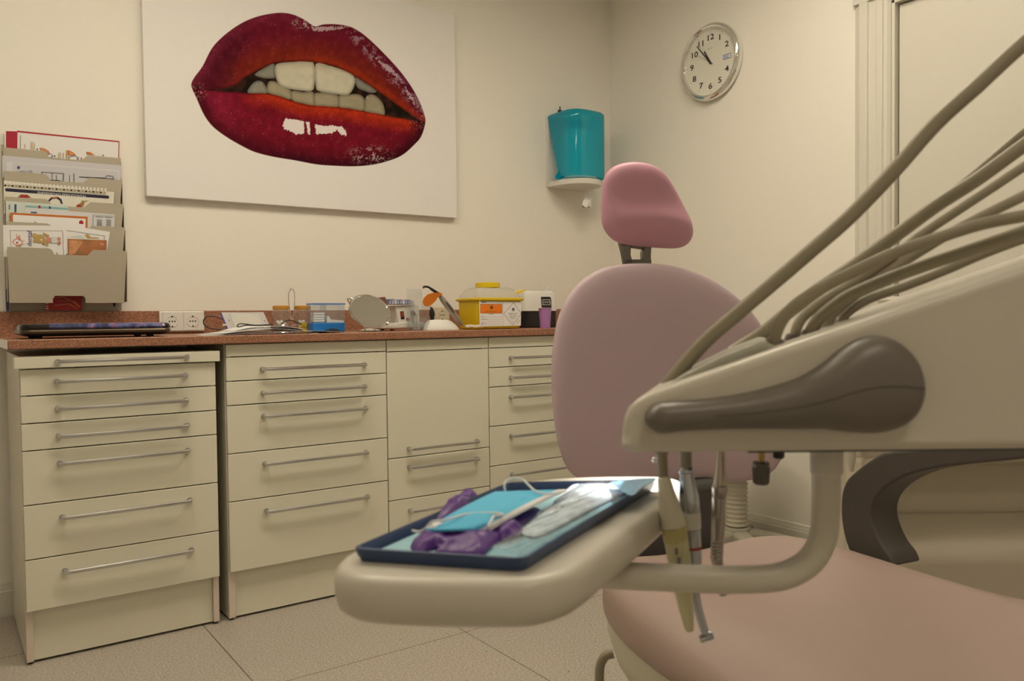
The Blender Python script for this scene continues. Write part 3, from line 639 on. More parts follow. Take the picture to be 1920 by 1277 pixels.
R.append([cxy+(p-cxy)*.93+Vector((0, 0, .0)) for p in top]); R[-1] = [Vector((p.x, p.y, 2.008)) for p in R[-1]]
R.append([Vector((cxy.x+(p.x-cxy.x)*.5, cxy.y+(p.y-cxy.y)*.5, 2.013)) for p in R[-1]])
k = MB(teal); k.rings(R, False, True)
# latch ear at the lower left
e = [ony(*q_, YB-.10) for q_ in ((1047, 322), (1056, 318), (1062, 330), (1052, 337), (1043, 336), (1041, 331))]
k.prism(e, (0, .003, 0)); k.build('cover', parent=o, sharp=.9)['label'] = 'translucent turquoise cover'
k = MB(whitepr); k.lathe(Vector((2.648, YB-.105, 1.68)), (0, 0, 1), [(.02, 0), (.088, .002), (.09, .01), (.09, .232), (.086, .238), (.022, .2385), (.02, .22)], 32); k.build('paper_roll', parent=o)
k = MB(darkm); p = Vector((2.60, YB-.02, 2.035)); k.box(p.x-.009, p.x+.009, p.y-.006, p.y+.006, 2.0135, 2.040); k.cyl((p.x, p.y, 2.040), (p.x, p.y, 2.058), .003); k.build('latch_key', parent=o)
k = MB(paperm); T0 = (2.69, YB-.12, 1.648)
sh = []
for j in range(9):
    tt = j/8; z = 1.652-.105*tt; w_ = .014+.018*tt; off = .012*sin(tt*5); sh.append([Vector((T0[0]+off+w_*cos(a), T0[1]-.01*tt+(.006+.004*sin(3*a+j))*sin(a), z+.006*sin(4*a)*tt)) for a in [2*pi*i/14 for i in range(14)]])
k.rings(sh, True, True); k.build('paper_tail', parent=o, sharp=1.2)

# ------------------------------------------------------------------ sockets
def socket(name, cx, cz, n, lab, mt=whitep):
    o = thing(name, lab, 'socket', (cx, YB-.021, cz)); w_ = .0375*n
    y = YB-.0212; k = MB(mt); k.box(cx-w_-.006, cx+w_+.006, y-.010, y, cz-.0385, cz+.0385); k.build('frame', parent=o, bevel=.004, seg=3)
    for i in range(n):
        x = cx+(i-(n-1)/2)*.074; k = MB(mt)
        P = [Vector((x+a*.032, y-.0105, cz+b*.034)) for a, b in ((-1, -1), (1, -1), (1, 1), (-1, 1))]; k.prism(P, (0, -.003, 0))
        c = Vector((x, y-.0136, cz)); k.lathe(c, (0, -1, 0), [(.0215, 0), (.0215, .002), (.0195, .002), (.019, .0005), (.0005, .0004)], 32, False, False)
        k.use(darkm)
        for dx in (-.0095, 0, .0095): k.lathe(c+Vector((dx, -.0007, 0)), (0, -1, 0), [(.0028, 0), (.0028, .0004)], 10)
        for dz in (-.0185, .0185): k.lathe(c+Vector((0, -.0012, dz)), (0, -1, 0), [(.003, 0), (.003, .0012)], 8)
        k.build('outlet', parent=o, bevel=.0008)
pq = ony(340.5, 602.5, YB-.021)
socket('wall_socket', pq.x, pq.z, 2, 'white double wall socket in the upstand beside the laptop')
pq = ony(826, 590, YB-.021)
socket('wall_socket', pq.x, pq.z-.002, 1, 'cream wall socket in the upstand behind the curing light', mat('cream_plastic', (.66, .60, .45), .4))

# ------------------------------------------------------------------ things on the worktop
def cx(px, y, py=605): return ony(px, py, y).x
def cz(py, y, px): return ony(px, py, y).z
Z0 = ZC+.0004
# laptop
o = thing('laptop', 'closed black laptop with dark blue patterned lid at the left end of the worktop', 'laptop', (.43, 2.9, Z0))
lx0, lx1, ly0, ly1 = cx(36, 2.765), cx(322, 2.765), 2.755, 3.03
def rrect(x0, x1, y0, y1, r, z, n=5):
    out = []
    for (ax, ay, a0) in ((x1-r, y1-r, 0), (x0+r, y1-r, 90), (x0+r, y0+r, 180), (x1-r, y0+r, 270)):
        for i in range(n+1): a = radians(a0+90*i/n); out.append(Vector((ax+r*cos(a), ay+r*sin(a), z)))
    return out
def slab(mb, x0, x1, y0, y1, r, zs, ins): # stacked rounded rectangle rings
    mb.rings([rrect(x0+i, x1-i, y0+i, y1-i, max(r-i, .002), z) for z, i in zip(zs, ins)]); return mb
bronze = mat('bronze_edge', (.10, .075, .05), .3, .6)
k = slab(MB(darkm), lx0, lx1, ly0, ly1, .03, [Z0+.005, Z0+.009, Z0+.0125], [.022, .008, .002]); k.use(bronze); slab(k, lx0, lx1, ly0, ly1, .03, [Z0+.0126, Z0+.017, Z0+.020], [.001, 0, .002]); k.build('base', parent=o)
k = slab(MB(mat('laptop_black_gloss', (.01, .01, .012), .15)), lx0, lx1, ly0, ly1, .03, [Z0+.0205, Z0+.026, Z0+.032, Z0+.034], [.002, 0, .004, .012])
lid = k.build('lid', parent=o)
# printed skin on the lid (wraps over the front edge)
lidm = bpy.data.materials.new('blue_swirl_skin'); lidm.use_nodes = True; nt = lidm.node_tree; b = nt.nodes['Principled BSDF']; b.inputs['Roughness'].default_value = .25
tc = nt.nodes.new('ShaderNodeTexCoord'); wv = nt.nodes.new('ShaderNodeTexNoise'); wv.inputs['Scale'].default_value = 9; wv.inputs['Distortion'].default_value = 2.5; nt.links.new(tc.outputs['Object'], wv.inputs['Vector'])
cr = nt.nodes.new('ShaderNodeValToRGB'); cr.color_ramp.elements[0].position = .3; cr.color_ramp.elements[0].color = (.01, .012, .035, 1); cr.color_ramp.elements[1].position = .75; cr.color_ramp.elements[1].color = (.35, .4, .6, 1)
for ps, c in ((.45, (.03, .04, .13, 1)), (.56, (.10, .12, .33, 1)), (.63, (.20, .06, .16, 1))): x = cr.color_ramp.elements.new(ps); x.color = c
nt.links.new(wv.outputs['Fac'], cr.inputs[0]); nt.links.new(cr.outputs[0], b.inputs['Base Color'])
k = MB(lidm); xa, xb = lx0+.075, lx1-.03
pr = [(ly0+.0005, Z0+.0225), (ly0-.0006, Z0+.026), (ly0+.0035, Z0+.0327), (ly0+.012, Z0+.0346), (ly1-.02, Z0+.0346)]
k.rings([[Vector((xa, y, z)) for y, z in pr]+[Vector((xa, y+.0003, z-.0004)) for y, z in pr[::-1]], [Vector((xb, y, z)) for y, z in pr]+[Vector((xb, y+.0003, z-.0004)) for y, z in pr[::-1]]]); k.build('lid_skin', parent=lid)
for x in (lx0+.05, lx1-.06):
    for y in (ly0+.04, ly1-.04): MB(darkm).cyl((x, y, Z0), (x, y, Z0+.006), .012, .010).build('foot', parent=o)

o.scale[2] = 1.3
# leaning silver viewer frame
o = thing('viewer_panel', 'silver framed panel leaning back behind the papers on the worktop', 'panel', (.9, 3.0, Z0))
p = [ony(429, 617, 2.93), ony(509.5, 611, 2.93)]; A = Vector((p[0].x, 2.93, Z0+.0115)); B = Vector((p[1].x, 2.93, Z0+.0115))
upv = (Vector((A.x+.004, 3.03, cz(585.5, 3.03, 424)))-A)
xd = B-A; nrm = xd.cross(upv).normalized()
if nrm.y > 0: nrm = -nrm
def fr(u, v, d=0): return A+xd*u+upv*v+nrm*d
def quad3(u0, u1, v0, v1, d=0): return [fr(u0, v0, d), fr(u1, v0, d), fr(u1, v1, d), fr(u0, v1, d)]
k = MB(mat('satin_aluminium', (.80, .80, .82), .3, .7)); k.prism(quad3(0, 1, 0, 1), -nrm*.012); k.use(mat('violet_edge', (.10, .06, .45), .4)); k.prism([fr(-.012, 0, -.001), fr(0, 0, -.001), fr(0, 1, -.001), fr(-.012, 1, -.001)], -nrm*.010); k.build('frame', parent=o, bevel=.0008)
k = MB(mat('pale_glossy_screen', (.62, .60, .55), .08, .3)); k.prism(quad3(.17, .84, .12, .90, .0006), nrm*.0006); k.build('screen', parent=o)
for u, v in ((.10, .55), (.93, .5)): c = fr(u, v, .0004); MB(greyp).cyl(c, c+nrm*.0006, .0025, n=10).build('screw', parent=o)
k = MB(mat('cream_plug', (.62, .55, .38), .5)); c = fr(-.03, .35, -.006); k.cyl(c-Vector((.008, 0, .0)), c+Vector((.008, 0, 0)), .006); k.build('plug', parent=o)
P = [ony(a, b_, 2.955) for a, b_ in ((418, 599), (405, 594), (390, 593), (382, 600), (383, 609), (392, 615), (410, 617.5), (428, 618))]
k = MB(darkm); k.tube(P, .0020, 8, sub=5); tag(k.build('cable', loc=P[0]), 'black cable looping beside the silver panel', 'cable')

# loose papers, the curved edges face the room
ps = [(383, 600, 2.72, .16, .000, .004, paperm, 'lowest loose white sheet reaching furthest left on the worktop'), (400, 640, 2.735, .17, .0025, .006, paperg, 'greyish loose sheet reaching furthest right under the pile'),
      (420, 586, 2.715, .18, .0055, .007, paperm, 'loose white sheet in the middle of the paper pile'), (432, 575, 2.74, .16, .009, .007, paperg, 'grey-white sheet second from top of the paper pile'), (440, 572, 2.73, .15, .013, .006, paperm, 'topmost white sheet of the pile, under a black cable')]
for i, (pa, pb, y0, dp, dz, hump, mm, lab) in enumerate(ps):
    x0, x1 = cx(pa, y0, 622), cx(pb, y0, 622); k = MB(mm); nxs, nys = 22, 8; sk = (.05, -.04, .03, .06, -.02)[i]
    def zz(u, v): return Z0+.0006+i*.0012+1.5*dz*(sin(pi*min(1, max(0, u*.86+.07)))**.6)+hump*(sin(pi*u)**1.3)*(.7+.3*sin(3*v+i))+.0004
    G_ = [[Vector((x0+(x1-x0)*u/nxs, y0+dp*v/nys+sk*(u/nxs-.5)*.5, zz(u/nxs, v/nys))) for u in range(nxs+1)] for v in range(nys+1)]
    ring = [g for g in G_]
    vs = [q for g in G_ for q in g]; n = nxs+1
    lo = [q-Vector((0, 0, .0009)) for q in vs]; fs = []; N_ = len(vs)
    for v in range(nys):
        for u in range(nxs): a = v*n+u; fs += [(a, a+1, a+n+1, a+n), (N_+a, N_+a+n, N_+a+n+1, N_+a+1)]
    for u in range(nxs): fs += [(u, N_+u, N_+u+1, u+1), (nys*n+u, nys*n+u+1, N_+nys*n+u+1, N_+nys*n+u)]
    for v in range(nys): fs += [(v*n, (v+1)*n, N_+(v+1)*n, N_+v*n), (v*n+nxs, N_+v*n+nxs, N_+(v+1)*n+nxs, (v+1)*n+nxs)]
    k.add(vs+lo, fs); tag(k.build('paper_sheet', loc=Vector((x0, y0, Z0)), sharp=1), lab, 'paper', 'loose papers on the worktop')
P = [ony(a, b_, 2.76) for a, b_ in ((512, 609.5), (480, 610.5), (462, 610), (448, 613), (445, 611), (450, 607), (463, 608), (480, 609.8), (511, 608.6))]
k = MB(rubber); k.tube(P, .0018, 8, sub=5); tag(k.build('cable', loc=P[0]), 'doubled black cable lying on the topmost sheet of paper', 'cable')
P = [ony(a, b_, 2.80) for a, b_ in ((527, 608), (535, 602.5), (545, 600.5), (555, 604), (566, 608))]
k = MB(rubber); k.tube(P, .0020, 8, sub=5); tag(k.build('cable', loc=P[0]), 'short arched black cable in front of the glass jars', 'cable')

# jar caddy
glass = clear_mat('clear_glass', (.93, .95, .93), .06, .03); amber = mat('amber_lid', (.50, .24, .035), .35)
jy = 2.99
o = thing('jar_caddy', 'chrome wire caddy with tall loop handle holding two glass jars', 'caddy', (cx(547, jy), jy, Z0))
xa, xb = cx(512, jy), cx(588, jy); zr = Z0+.028
k = MB(chrome)
for x in (xa+.04, xb-.04):
    k.tube([(x+.036*cos(2*pi*i/24), jy+.036*sin(2*pi*i/24), zr) for i in range(24)], .0017, 6, closed=True)
    k.tube([(x+.036*cos(2*pi*i/24), jy+.036*sin(2*pi*i/24), Z0+.0018) for i in range(24)], .0017, 6, closed=True)
    for i in range(4):
        a = pi/4+pi/2*i; k.cyl((x+.036*cos(a), jy+.036*sin(a), Z0+.001), (x+.036*cos(a), jy+.036*sin(a), zr), .0015, n=6)
k.build('basket', parent=o)
k = MB(chrome); P = [ony(a, b_, jy-.005) for a, b_ in ((547, 602), (543, 580), (541, 556), (543, 546), (547, 541), (551, 546), (552.5, 556), (551.5, 580), (549, 602))]
k.tube(P, .0020, 8, sub=4); k.build('loop_handle', parent=o)
for pa, lab in ((527, 'glass jar with amber lid at the left of the wire caddy'), (568, 'glass jar with amber lid at the right of the wire caddy, yellow label below')):
    x = cx(pa, jy); j = thing('glass_jar', lab, 'jar', (x, jy, Z0+.004), 0, 'glass jars in the wire caddy')
    k = MB(glass); r = .031; zl = cz(579, jy, pa)-Z0
    k.lathe((x, jy, Z0+.004), (0, 0, 1), [(.0005, 0), (r-.003, 0), (r, .005), (r, zl-.022), (r-.004, zl-.012), (r-.005, zl-.006)], 28, False, False); k.build('body', parent=j)
    k = MB(amber); k.lathe((x, jy, Z0+zl-.004), (0, 0, 1), [(r-.004, 0), (r-.001, .002), (r-.001, .013), (r-.004, .016)], 28); k.build('lid', parent=j)
    k = MB(mat('cotton_white', (.82, .80, .77), .9, bump=.6, bscale=140)); rs = random.Random(3)
    for i in range(16): a = rs.random()*6.28; q = rs.random()*.018; k.sphere((x+q*cos(a), jy+q*sin(a), Z0+.014+.006*(i % 5)*1.1), .0062, 8)
    k.build('cotton_pellets', parent=j)
yl = jy-.041; A, B = ony(564, 605.5, yl), ony(581, 617, yl)
k = MB(mat('yellow_label', (.72, .46, .02), .5)); k.box(A.x, B.x, yl-.0012, yl, Z0+.0005, A.z); k.use(blackp); k.text('V2 A2', Vector(((A.x+B.x)/2, yl-.0013, (A.z+Z0)/2+.002)), (1, 0, 0), (0, 0, 1), .012, lift=.0004)
tag(k.build('label_block', loc=(A.x, yl, Z0), smooth=False), 'small yellow label block with black lettering in front of the jars', 'label')

# cotton roll box, blue and clear
by0, by1 = 2.875, 2.940; xa, xb = cx(588, by0), cx(647, by0)
zb1, zb2, zb3 = cz(605, by0, 620), cz(571.5, by0, 620), cz(568.5, by0, 620)
bluepl = mat('blue_plastic', (.012, .16, .50), .35); clearp = clear_mat('clear_acrylic', (.95, .97, .98), .05, .04); bluec = clear_mat('blue_clear_plastic', (.15, .45, .85), .25, .06)
o = thing('cotton_roll_box', 'clear compartment box with blue base and blue lid beside the jars', 'box', ((xa+xb)/2, by0, Z0))
k = MB(bluepl); k.box(xa, xb, by0, by1, Z0, zb1); k.build('base', parent=o, bevel=.003)
k = MB(clearp); t_ = .0015
xm = xa+(xb-xa)*.40
for a, b_, c, d_ in ((xa, xb, by0, by0+t_), (xa, xb, by1-t_, by1), (xa, xa+t_, by0+t_, by1-t_), (xb-t_, xb, by0+t_, by1-t_), (xm, xm+t_, by0+t_, by1-t_)): k.box(a, b_, c, d_, zb1+.0002, zb2)
k.build('clear_walls', parent=o, smooth=False)
k = MB(bluec); k.box(xa-.002, xb+.002, by0-.002, by1+.002, zb2+.0002, zb3); k.build('lid', parent=o)
n = 0
for i in range(4):
    for j in range(2):
        k = MB(paperm); z = zb1+.0055+.0092*i; y = by0+.012+j*.022; k.cyl((xa+.004, y, z), (xm-.003, y, z), .0044, n=12)
        tag(k.build('cotton_roll', loc=(xa+.004, y, z)), 'white cotton roll stacked in the left compartment of the blue and clear box', 'cotton roll', 'cotton rolls in the box')
k = MB(paperm); k.prism([(xm+.004, by0+.004, zb1+.0004), (xb-.004, by0+.004, zb1+.0004), (xb-.004, by0+.004, zb1+.007), (xm+.020, by0+.004, zb1+.012), (xm+.010, by0+.004, zb1+.026), (xm+.004, by0+.004, zb1+.016)], (0, .045, 0))
tag(k.build('cotton_pad', loc=(xm+.01, by0+.03, zb1)), 'folded white pad in the right compartment of the blue box', 'pad')
k = MB(mat('black_fabric', (.012, .012, .014), .8)); c = ony(624, 616, 2.80); O = [Vector((c.x+a*.036, 2.80+b_*.022, Z0+.002)) for a, b_ in [(cos(t)*(1+.15*sin(3*t)), sin(t)) for t in [2*pi*i/20 for i in range(20)]]]
k.pillow(O, (0, 0, 1), .012, .0015, 6, 1.6, disp=lambda q, s_: .004*noise.noise(q*60)*(1-s_)); P = [Vector((c.x-.030, 2.79, Z0+.004)), Vector((c.x-.045, 2.775, Z0+.004)), Vector((c.x-.058, 2.785, Z0+.003))]
k.tube(P, .0025, 6, sub=3); tag(k.build('cable_bundle', loc=(c.x, 2.8, Z0)), 'black bundled lead lying in front of the blue box', 'lead')

# round vanity mirror
mc = ony(693, 583.5, 2.87); nm_ = (-_f*.70+(_R*.565+_U*.825)*.714).normalized()
a_ = nm_.cross(Vector((0, 0, 1))).normalized(); b_ = nm_.cross(a_)
o = thing('table_mirror', 'round tilted table mirror with chrome rim on the worktop', 'mirror', (mc.x, mc.y, Z0)); MR = .078
k = MB(chrome); k.tube([mc+a_*MR*cos(2*pi*i/48)+b_*MR*sin(2*pi*i/48) for i in range(48)], .0042, 10, closed=True); k.build('rim', parent=o)
k = MB(mat('mirror_silver', (.86, .87, .84), .02, 1)); k.lathe(mc-nm_*.001, nm_, [(MR-.001, 0), (MR-.001, .002)], 48); k.build('mirror_glass', parent=o)
k = MB(mat('mirror_back', (.6, .6, .58), .4)); k.lathe(mc-nm_*.0012, -nm_, [(MR-.002, 0), (MR-.004, .004), (.02, .008)], 48); k.build('back_cover', parent=o)
hz = (_R*.825-_U*.565); hz = (hz-nm_*hz.dot(nm_)).normalized()
k = MB(chrome); base_c = Vector((mc.x+.02, mc.y+.045, Z0))
for s_ in (-1, 1):
    q = mc+hz*s_*(MR+.004); k.cyl(q-hz*s_*.004, q+hz*s_*.006, .006, n=14)
    k.tube([q+hz*s_*.004, Vector((q.x+hz.x*s_*.004, q.y+.03, max(q.z-.005, Z0+.016))), base_c+Vector((s_*.03, 0, .03)) if q.z > base_c.z+.03 else base_c+Vector((s_*.03, 0, .012)), base_c+Vector((s_*.012, 0, .008))], .0032, 8, sub=4)
k.build('yoke', parent=o)
k = MB(chrome); k.lathe(base_c, (0, 0, 1), [(.045, 0), (.046, .003), (.03, .008), (.006, .012)], 32); k.build('foot', parent=o)

# bench-top device with controls
dy = 2.945; o = thing('bench_device', 'white bench device with red switch and round knobs, steel tray on top', 'device', (cx(765, dy), dy+.06, Z0))
def dq(pts, y): return [ony(a, b2, y) for a, b2 in pts]
k = MB(offw); k.prism(dq([(741, 573.5), (785, 571.5), (788, 606), (748, 607)], dy), (0, .10, 0)); k.build('housing', parent=o, bevel=.003)
k = MB(offw); zt = cz(605, dy-.02, 760); F = dq([(724, 616), (800, 614), (800, 606), (785, 603), (748, 605), (728, 610)], dy-.02); zmin = Z0+.006
k.prism([Vector((p.x, p.y, max(p.z, zmin))) for p in F], (0, .13, 0)); k.build('plinth', parent=o, bevel=.003)
for px in (735, 790):
    for yy in (dy, dy+.09): x = cx(px, dy); MB(darkm).cyl((x, yy, Z0), (x, yy, Z0+.006), .008).build('foot', parent=o)
k = MB(darkm); k.prism(dq([(750, 584), (756.5, 583.5), (758.5, 598.5), (752, 599)], dy-.0004), (0, -.001, 0)); k.use(mat('red_lit_switch', (.42, .05, .02), .3)); k.prism(dq([(751.3, 585.2), (755.3, 585), (757, 594), (753, 594.5)], dy-.0016), (0, -.002, 0)); k.build('switch', parent=o)
c = ony(773.5, 587.5, dy-.0004); k = MB(mat('green_knob', (.03, .07, .04), .4)); k.lathe(c, (0, -1, 0), [(.0105, 0), (.0095, .010), (.008, .011)], 20); k.use(whitepr); k.box(c.x-.0008, c.x+.0008, c.y-.0120, c.y-.0112, c.z, c.z+.008); k.build('knob', parent=o)
c = ony(764.5, 598.5, dy-.0004); k = MB(mat('red_knob', (.35, .03, .05), .35)); k.lathe(c, (0, -1, 0), [(.0068, 0), (.006, .007), (.005, .008)], 16); k.build('knob', parent=o)
k = MB(greyp)
for px, py in ((768, 581), (782, 583), (775, 597), (784, 597)): c = ony(px, py, dy-.0005); k.box(c.x-.004, c.x+.004, c.y-.0002, c.y, c.z-.0006, c.z+.0006)
k.build('printed_marks', parent=o)
ty = dy-.01; zt = cz(571, ty, 760); xa, xb = cx(728, ty), cx(781, ty)
o = thing('steel_tray', 'small steel tray of packaged tips resting on the bench device', 'tray', ((xa+xb)/2, ty+.05, zt))
k = MB(steel); k.box(xa, xb, ty, ty+.10, zt, zt+.0012); k.prism([(xa, ty, zt), (xa-.012, ty, zt+.030), (xa-.0105, ty, zt+.030), (xa+.0015, ty, zt+.0012)], (0, .10, 0)); k.box(xa, xb, ty+.0988, ty+.10, zt+.0012, zt+.010); k.build('pan', parent=o, smooth=False)
pk = [mat('packet_blue', (.18, .22, .42), .3), mat('packet_violet', (.30, .27, .38), .3), mat('packet_clear', (.55, .58, .62), .2)]; rs = random.Random(5)
for i in range(9):
    x = xa+.012+i*(xb-xa-.03)/8.0; k = MB(pk[i % 3]); k.box(x, x+(xb-xa)/11, ty+.012+rs.random()*.004, ty+.075, zt+.0016, zt+.017+rs.random()*.006); k.use(paperg); k.box(x+.001, x+.004, ty+.0105, ty+.0118, zt+.003, zt+.014)
    tag(k.build('packet', loc=(x, ty+.04, zt), bevel=.001), 'small blue and grey packet standing in the steel tray', 'packet', 'packets in the steel tray')

# clear acrylic holder with instruments
ay = 2.855; xa, xb = cx(777, ay), cx(805.5, ay); zt = cz(541, ay, 790)
o = thing('acrylic_holder', 'tall clear acrylic holder between the bench device and the curing light', 'holder', ((xa+xb)/2, ay, Z0)); t_ = .002
k = MB(clearp)
for a in ((xa, xb, ay+.06-t_, ay+.06, Z0, zt), (xa, xb, ay, ay+t_, Z0, Z0+.05), (xa, xa+t_, ay+t_, ay+.06-t_, Z0, zt-.05), (xb-t_, xb, ay+t_, ay+.06-t_, Z0, zt-.05), (xa+t_, xb-t_, ay+t_, ay+.06-t_, Z0, Z0+t_)): k.box(*a)
k.build('clear_box', parent=o, smooth=False)
for i in range(4):
    x = xa+.010+i*.0085; y = ay+.02+.006*(i % 2); k = MB(steel); tip = Vector((x-.014+.004*i, y+.01, Z0+.088-.008*i)); b0 = Vector((x, y, Z0+.0035))
    k.tube([b0, b0.lerp(tip, .35), b0.lerp(tip, .7), tip, tip+Vector((-.008, 0, .002))], [.0022, .0028, .002, .0011, .0006], 8, sub=3)
    tag(k.build('dental_probe', loc=b0), 'thin steel hand instrument standing in the clear acrylic holder', 'instrument', 'hand instruments in the acrylic holder')
bc = ony(812, 606, 2.955); k = MB(rubber); top = ony(809, 573, 2.955)
ax = (top-Vector((bc.x, bc.y, Z0))).normalized(); k.lathe(Vector((bc.x, bc.y, Z0)), ax, [(.010, 0), (.011, .02), (.008, .045), (.009, .055), (.012, .062), (.010, .078), (.004, .092)], 14); rs = random.Random(9)
for i in range(46):
    a = rs.random()*6.28; h = .050+rs.random()*.042; q = Vector((bc.x, bc.y, Z0))+ax*h; dr_ = Vector((cos(a), sin(a), .6)); k.cyl(q, q+dr_*.011, .0008, .0004, 5)
tag(k.build('cleaning_brush', loc=(bc.x, bc.y, Z0)), 'black bristled brush standing behind the clear holder', 'brush')

# curing light on its charger
ly = 2.82; bx0, bx1 = cx(806, ly), cx(871, ly); xm = (bx0+bx1)/2
o = thing('curing_light_charger', 'white rounded charging base holding the curing light', 'charger', (xm, ly+.04, Z0))
k = MB(whitep); hw = (bx1-bx0)/2
k.rings([[Vector((xm+hw*a*cos(t)+sh_, ly+.05+.05*a*sin(t)*.9, z)) for t in [2*pi*i/32 for i in range(32)]] for a, z, sh_ in ((1, Z0, 0), (.99, Z0+.006, 0), (.84, Z0+.022, -.004), (.66, Z0+.036, -.010), (.50, Z0+.0405, -.014), (.2, Z0+.042, -.016))]); k.build('base', parent=o)
A = ony(866, 609, ly+.03); B = ony(826, 556, ly+.03); T1 = ony(806, 540, ly+.03)
d_ = (B-A).normalized()
o = thing('curing_light', 'silver pen-shaped curing light with orange shield standing in the charger', 'curing light', (A.x, A.y, Z0))
k = MB(mat('silver_grey_body', (.42, .40, .37), .28, .5)); L_ = (B-A).length
k.lathe(A, d_, [(.006, 0), (.0095, .006), (.0115, L_*.35), (.0125, L_*.7), (.0115, L_*.92), (.008, L_)], 20); k.use(mat('grey_grip', (.10, .09, .085), .4)); s_ = d_.cross(Vector((0, -1, 0))).normalized()
k.tube([A+d_*L_*t-Vector((0, .0122, 0)) for t in (.42, .55, .7, .82)], [.002, .0045, .0045, .002], 8, sub=3); k.build('body', parent=o)
k = MB(darkm); k.tube([B-d_*.004, B+d_*.012, T1+Vector((.006, 0, -.004)), T1, T1+Vector((-.010, 0, .004)), ony(796, 537.5, ly+.03), ony(793.5, 540, ly+.03)], [.0075, .007, .0052, .0045, .0042, .0042, .0045], 12, sub=4); k.build('light_guide', parent=o)
sc_ = ony(812, 562, ly+.03); sn = (Vector((0, -1, 0))*.75-d_*.45+Vector((-.35, 0, .1))).normalized()
ua = sn.cross(Vector((0, 0, 1))).normalized(); ub = sn.cross(ua)
orm = mat('orange_shield_plastic', (.75, .22, .01), .12, trans=.35); k = MB(orm)
k.prism([ony(a, b2, ly+.012) for a, b2 in ((793, 566), (795, 559), (802, 552), (812, 549), (822, 548.5), (829.5, 550.5), (827, 555), (821, 558), (817, 564), (810, 571), (802, 575), (796, 573))], (0, .003, 0)); k.build('shield', parent=o)['label'] = 'orange eye shield'
P = [ony(a, b2, 2.80) for a, b2 in ((872, 612), (880, 610), (890, 611), (897, 610), (901, 611))]
k = MB(whitep); k.tube([Vector((p.x, p.y, max(p.z, Z0+.006))) for p in P], .003, 8, sub=4)
k.tube([Vector((p.x, p.y-.012, max(p.z-.004, Z0+.0035))) for p in P], .003, 8, sub=4); tag(k.build('cable', loc=P[0]), 'white cable lying between charger and yellow container', 'cable')

# sharps container
sy = 2.80; x0, x1 = cx(897, sy), cx(981, sy); wd = x1-x0; dp = .17
yel = mat('yellow_plastic', (.76, .54, .008), .35, var=.03); lidc = clear_mat('milky_clear_lid', (.85, .83, .75), .45, .15); zt = cz(564, sy, 930); zb = Z0
o = thing('sharps_container', 'yellow sharps bin with milky lid and hazard label on the worktop', 'container', ((x0+x1)/2, sy+dp/2, zb))
def sring(ins, z, r=.022): return rrect(x0+ins, x1-ins, sy+ins, sy+dp-ins, r, z, 6)
k = MB(yel); k.rings([sring(.012, zb), sring(.006, zb+.004), sring(.004, zb+.012), sring(.001, zt)]); k.build('body', parent=o)
k = MB(yel); k.rings([sring(-.007, zt+.0003, .026), sring(-.010, zt+.004, .028), sring(-.010, zt+.011, .028), sring(-.004, zt+.013, .026)]); k.build('rim', parent=o)
z2 = cz(540, sy+.07, 930); k = MB(lidc); k.rings([sring(.0, zt+.0132), sring(.004, zt+.022), sring(.022, z2-.006, .03), sring(.035, z2, .03)], False, True); k.build('lid', parent=o)
xc = (x0+x1)/2-.012; k = MB(yel); z3 = cz(530, sy+.07, 917); k.lathe((xc, sy+.08, z2+.0003), (0, 0, 1), [(.050, 0), (.052, .002), (.052, z3-z2-.002), (.049, z3-z2)], 40); k.build('cap', parent=o)
A = ony(950, 559, sy+.02); B = ony(984, 546, sy+.02); k = MB(yel); k.prism([A, B, B+Vector((.004, 0, .007)), A+Vector((.002, 0, .008))], (0, .05, 0)); k.build('flap', parent=o)
ylb = sy-.0014; fq = lambda a, b2: ony(a, b2, ylb)
def fl(mb, pts, lift=0.0): mb.flat([ony(a, b2, ylb-lift) for a, b2 in pts], Vector((0, -1, 0)))
k = MB(paperm); k.prism([fq(898.5, 564), fq(977.5, 566.5), fq(976.5, 610.5), fq(899.5, 612.5)], (0, .0006, 0))
k.use(mat('hazard_orange', (.85, .22, .01), .5)); fl(k, [(900.5, 570), (941.5, 570.5), (941.5, 587.5), (900.5, 587.5)], .0002)
k.use(blackp)
def outline(pts, wd_, lift):
    n = len(pts)
    for i in range(n):
        a = Vector(fq(*pts[i])); b2 = Vector(fq(*pts[(i+1) % n])); t_ = (b2-a).normalized().cross(Vector((0, -1, 0)))*wd_/2
        k.flat([q-Vector((0, lift, 0)) for q in (a-t_, a+t_, b2+t_, b2-t_)], Vector((0, -1, 0)))
outline([(900.5, 570), (941.5, 570.5), (941.5, 587.5), (900.5, 587.5)], .0008, .0004)
outline([(942.8, 565.5), (943.2, 611)], .0006, .0003)
outline([(963, 567.5), (977, 588), (961.5, 609.5), (944, 588.5)], .0013, .0004)
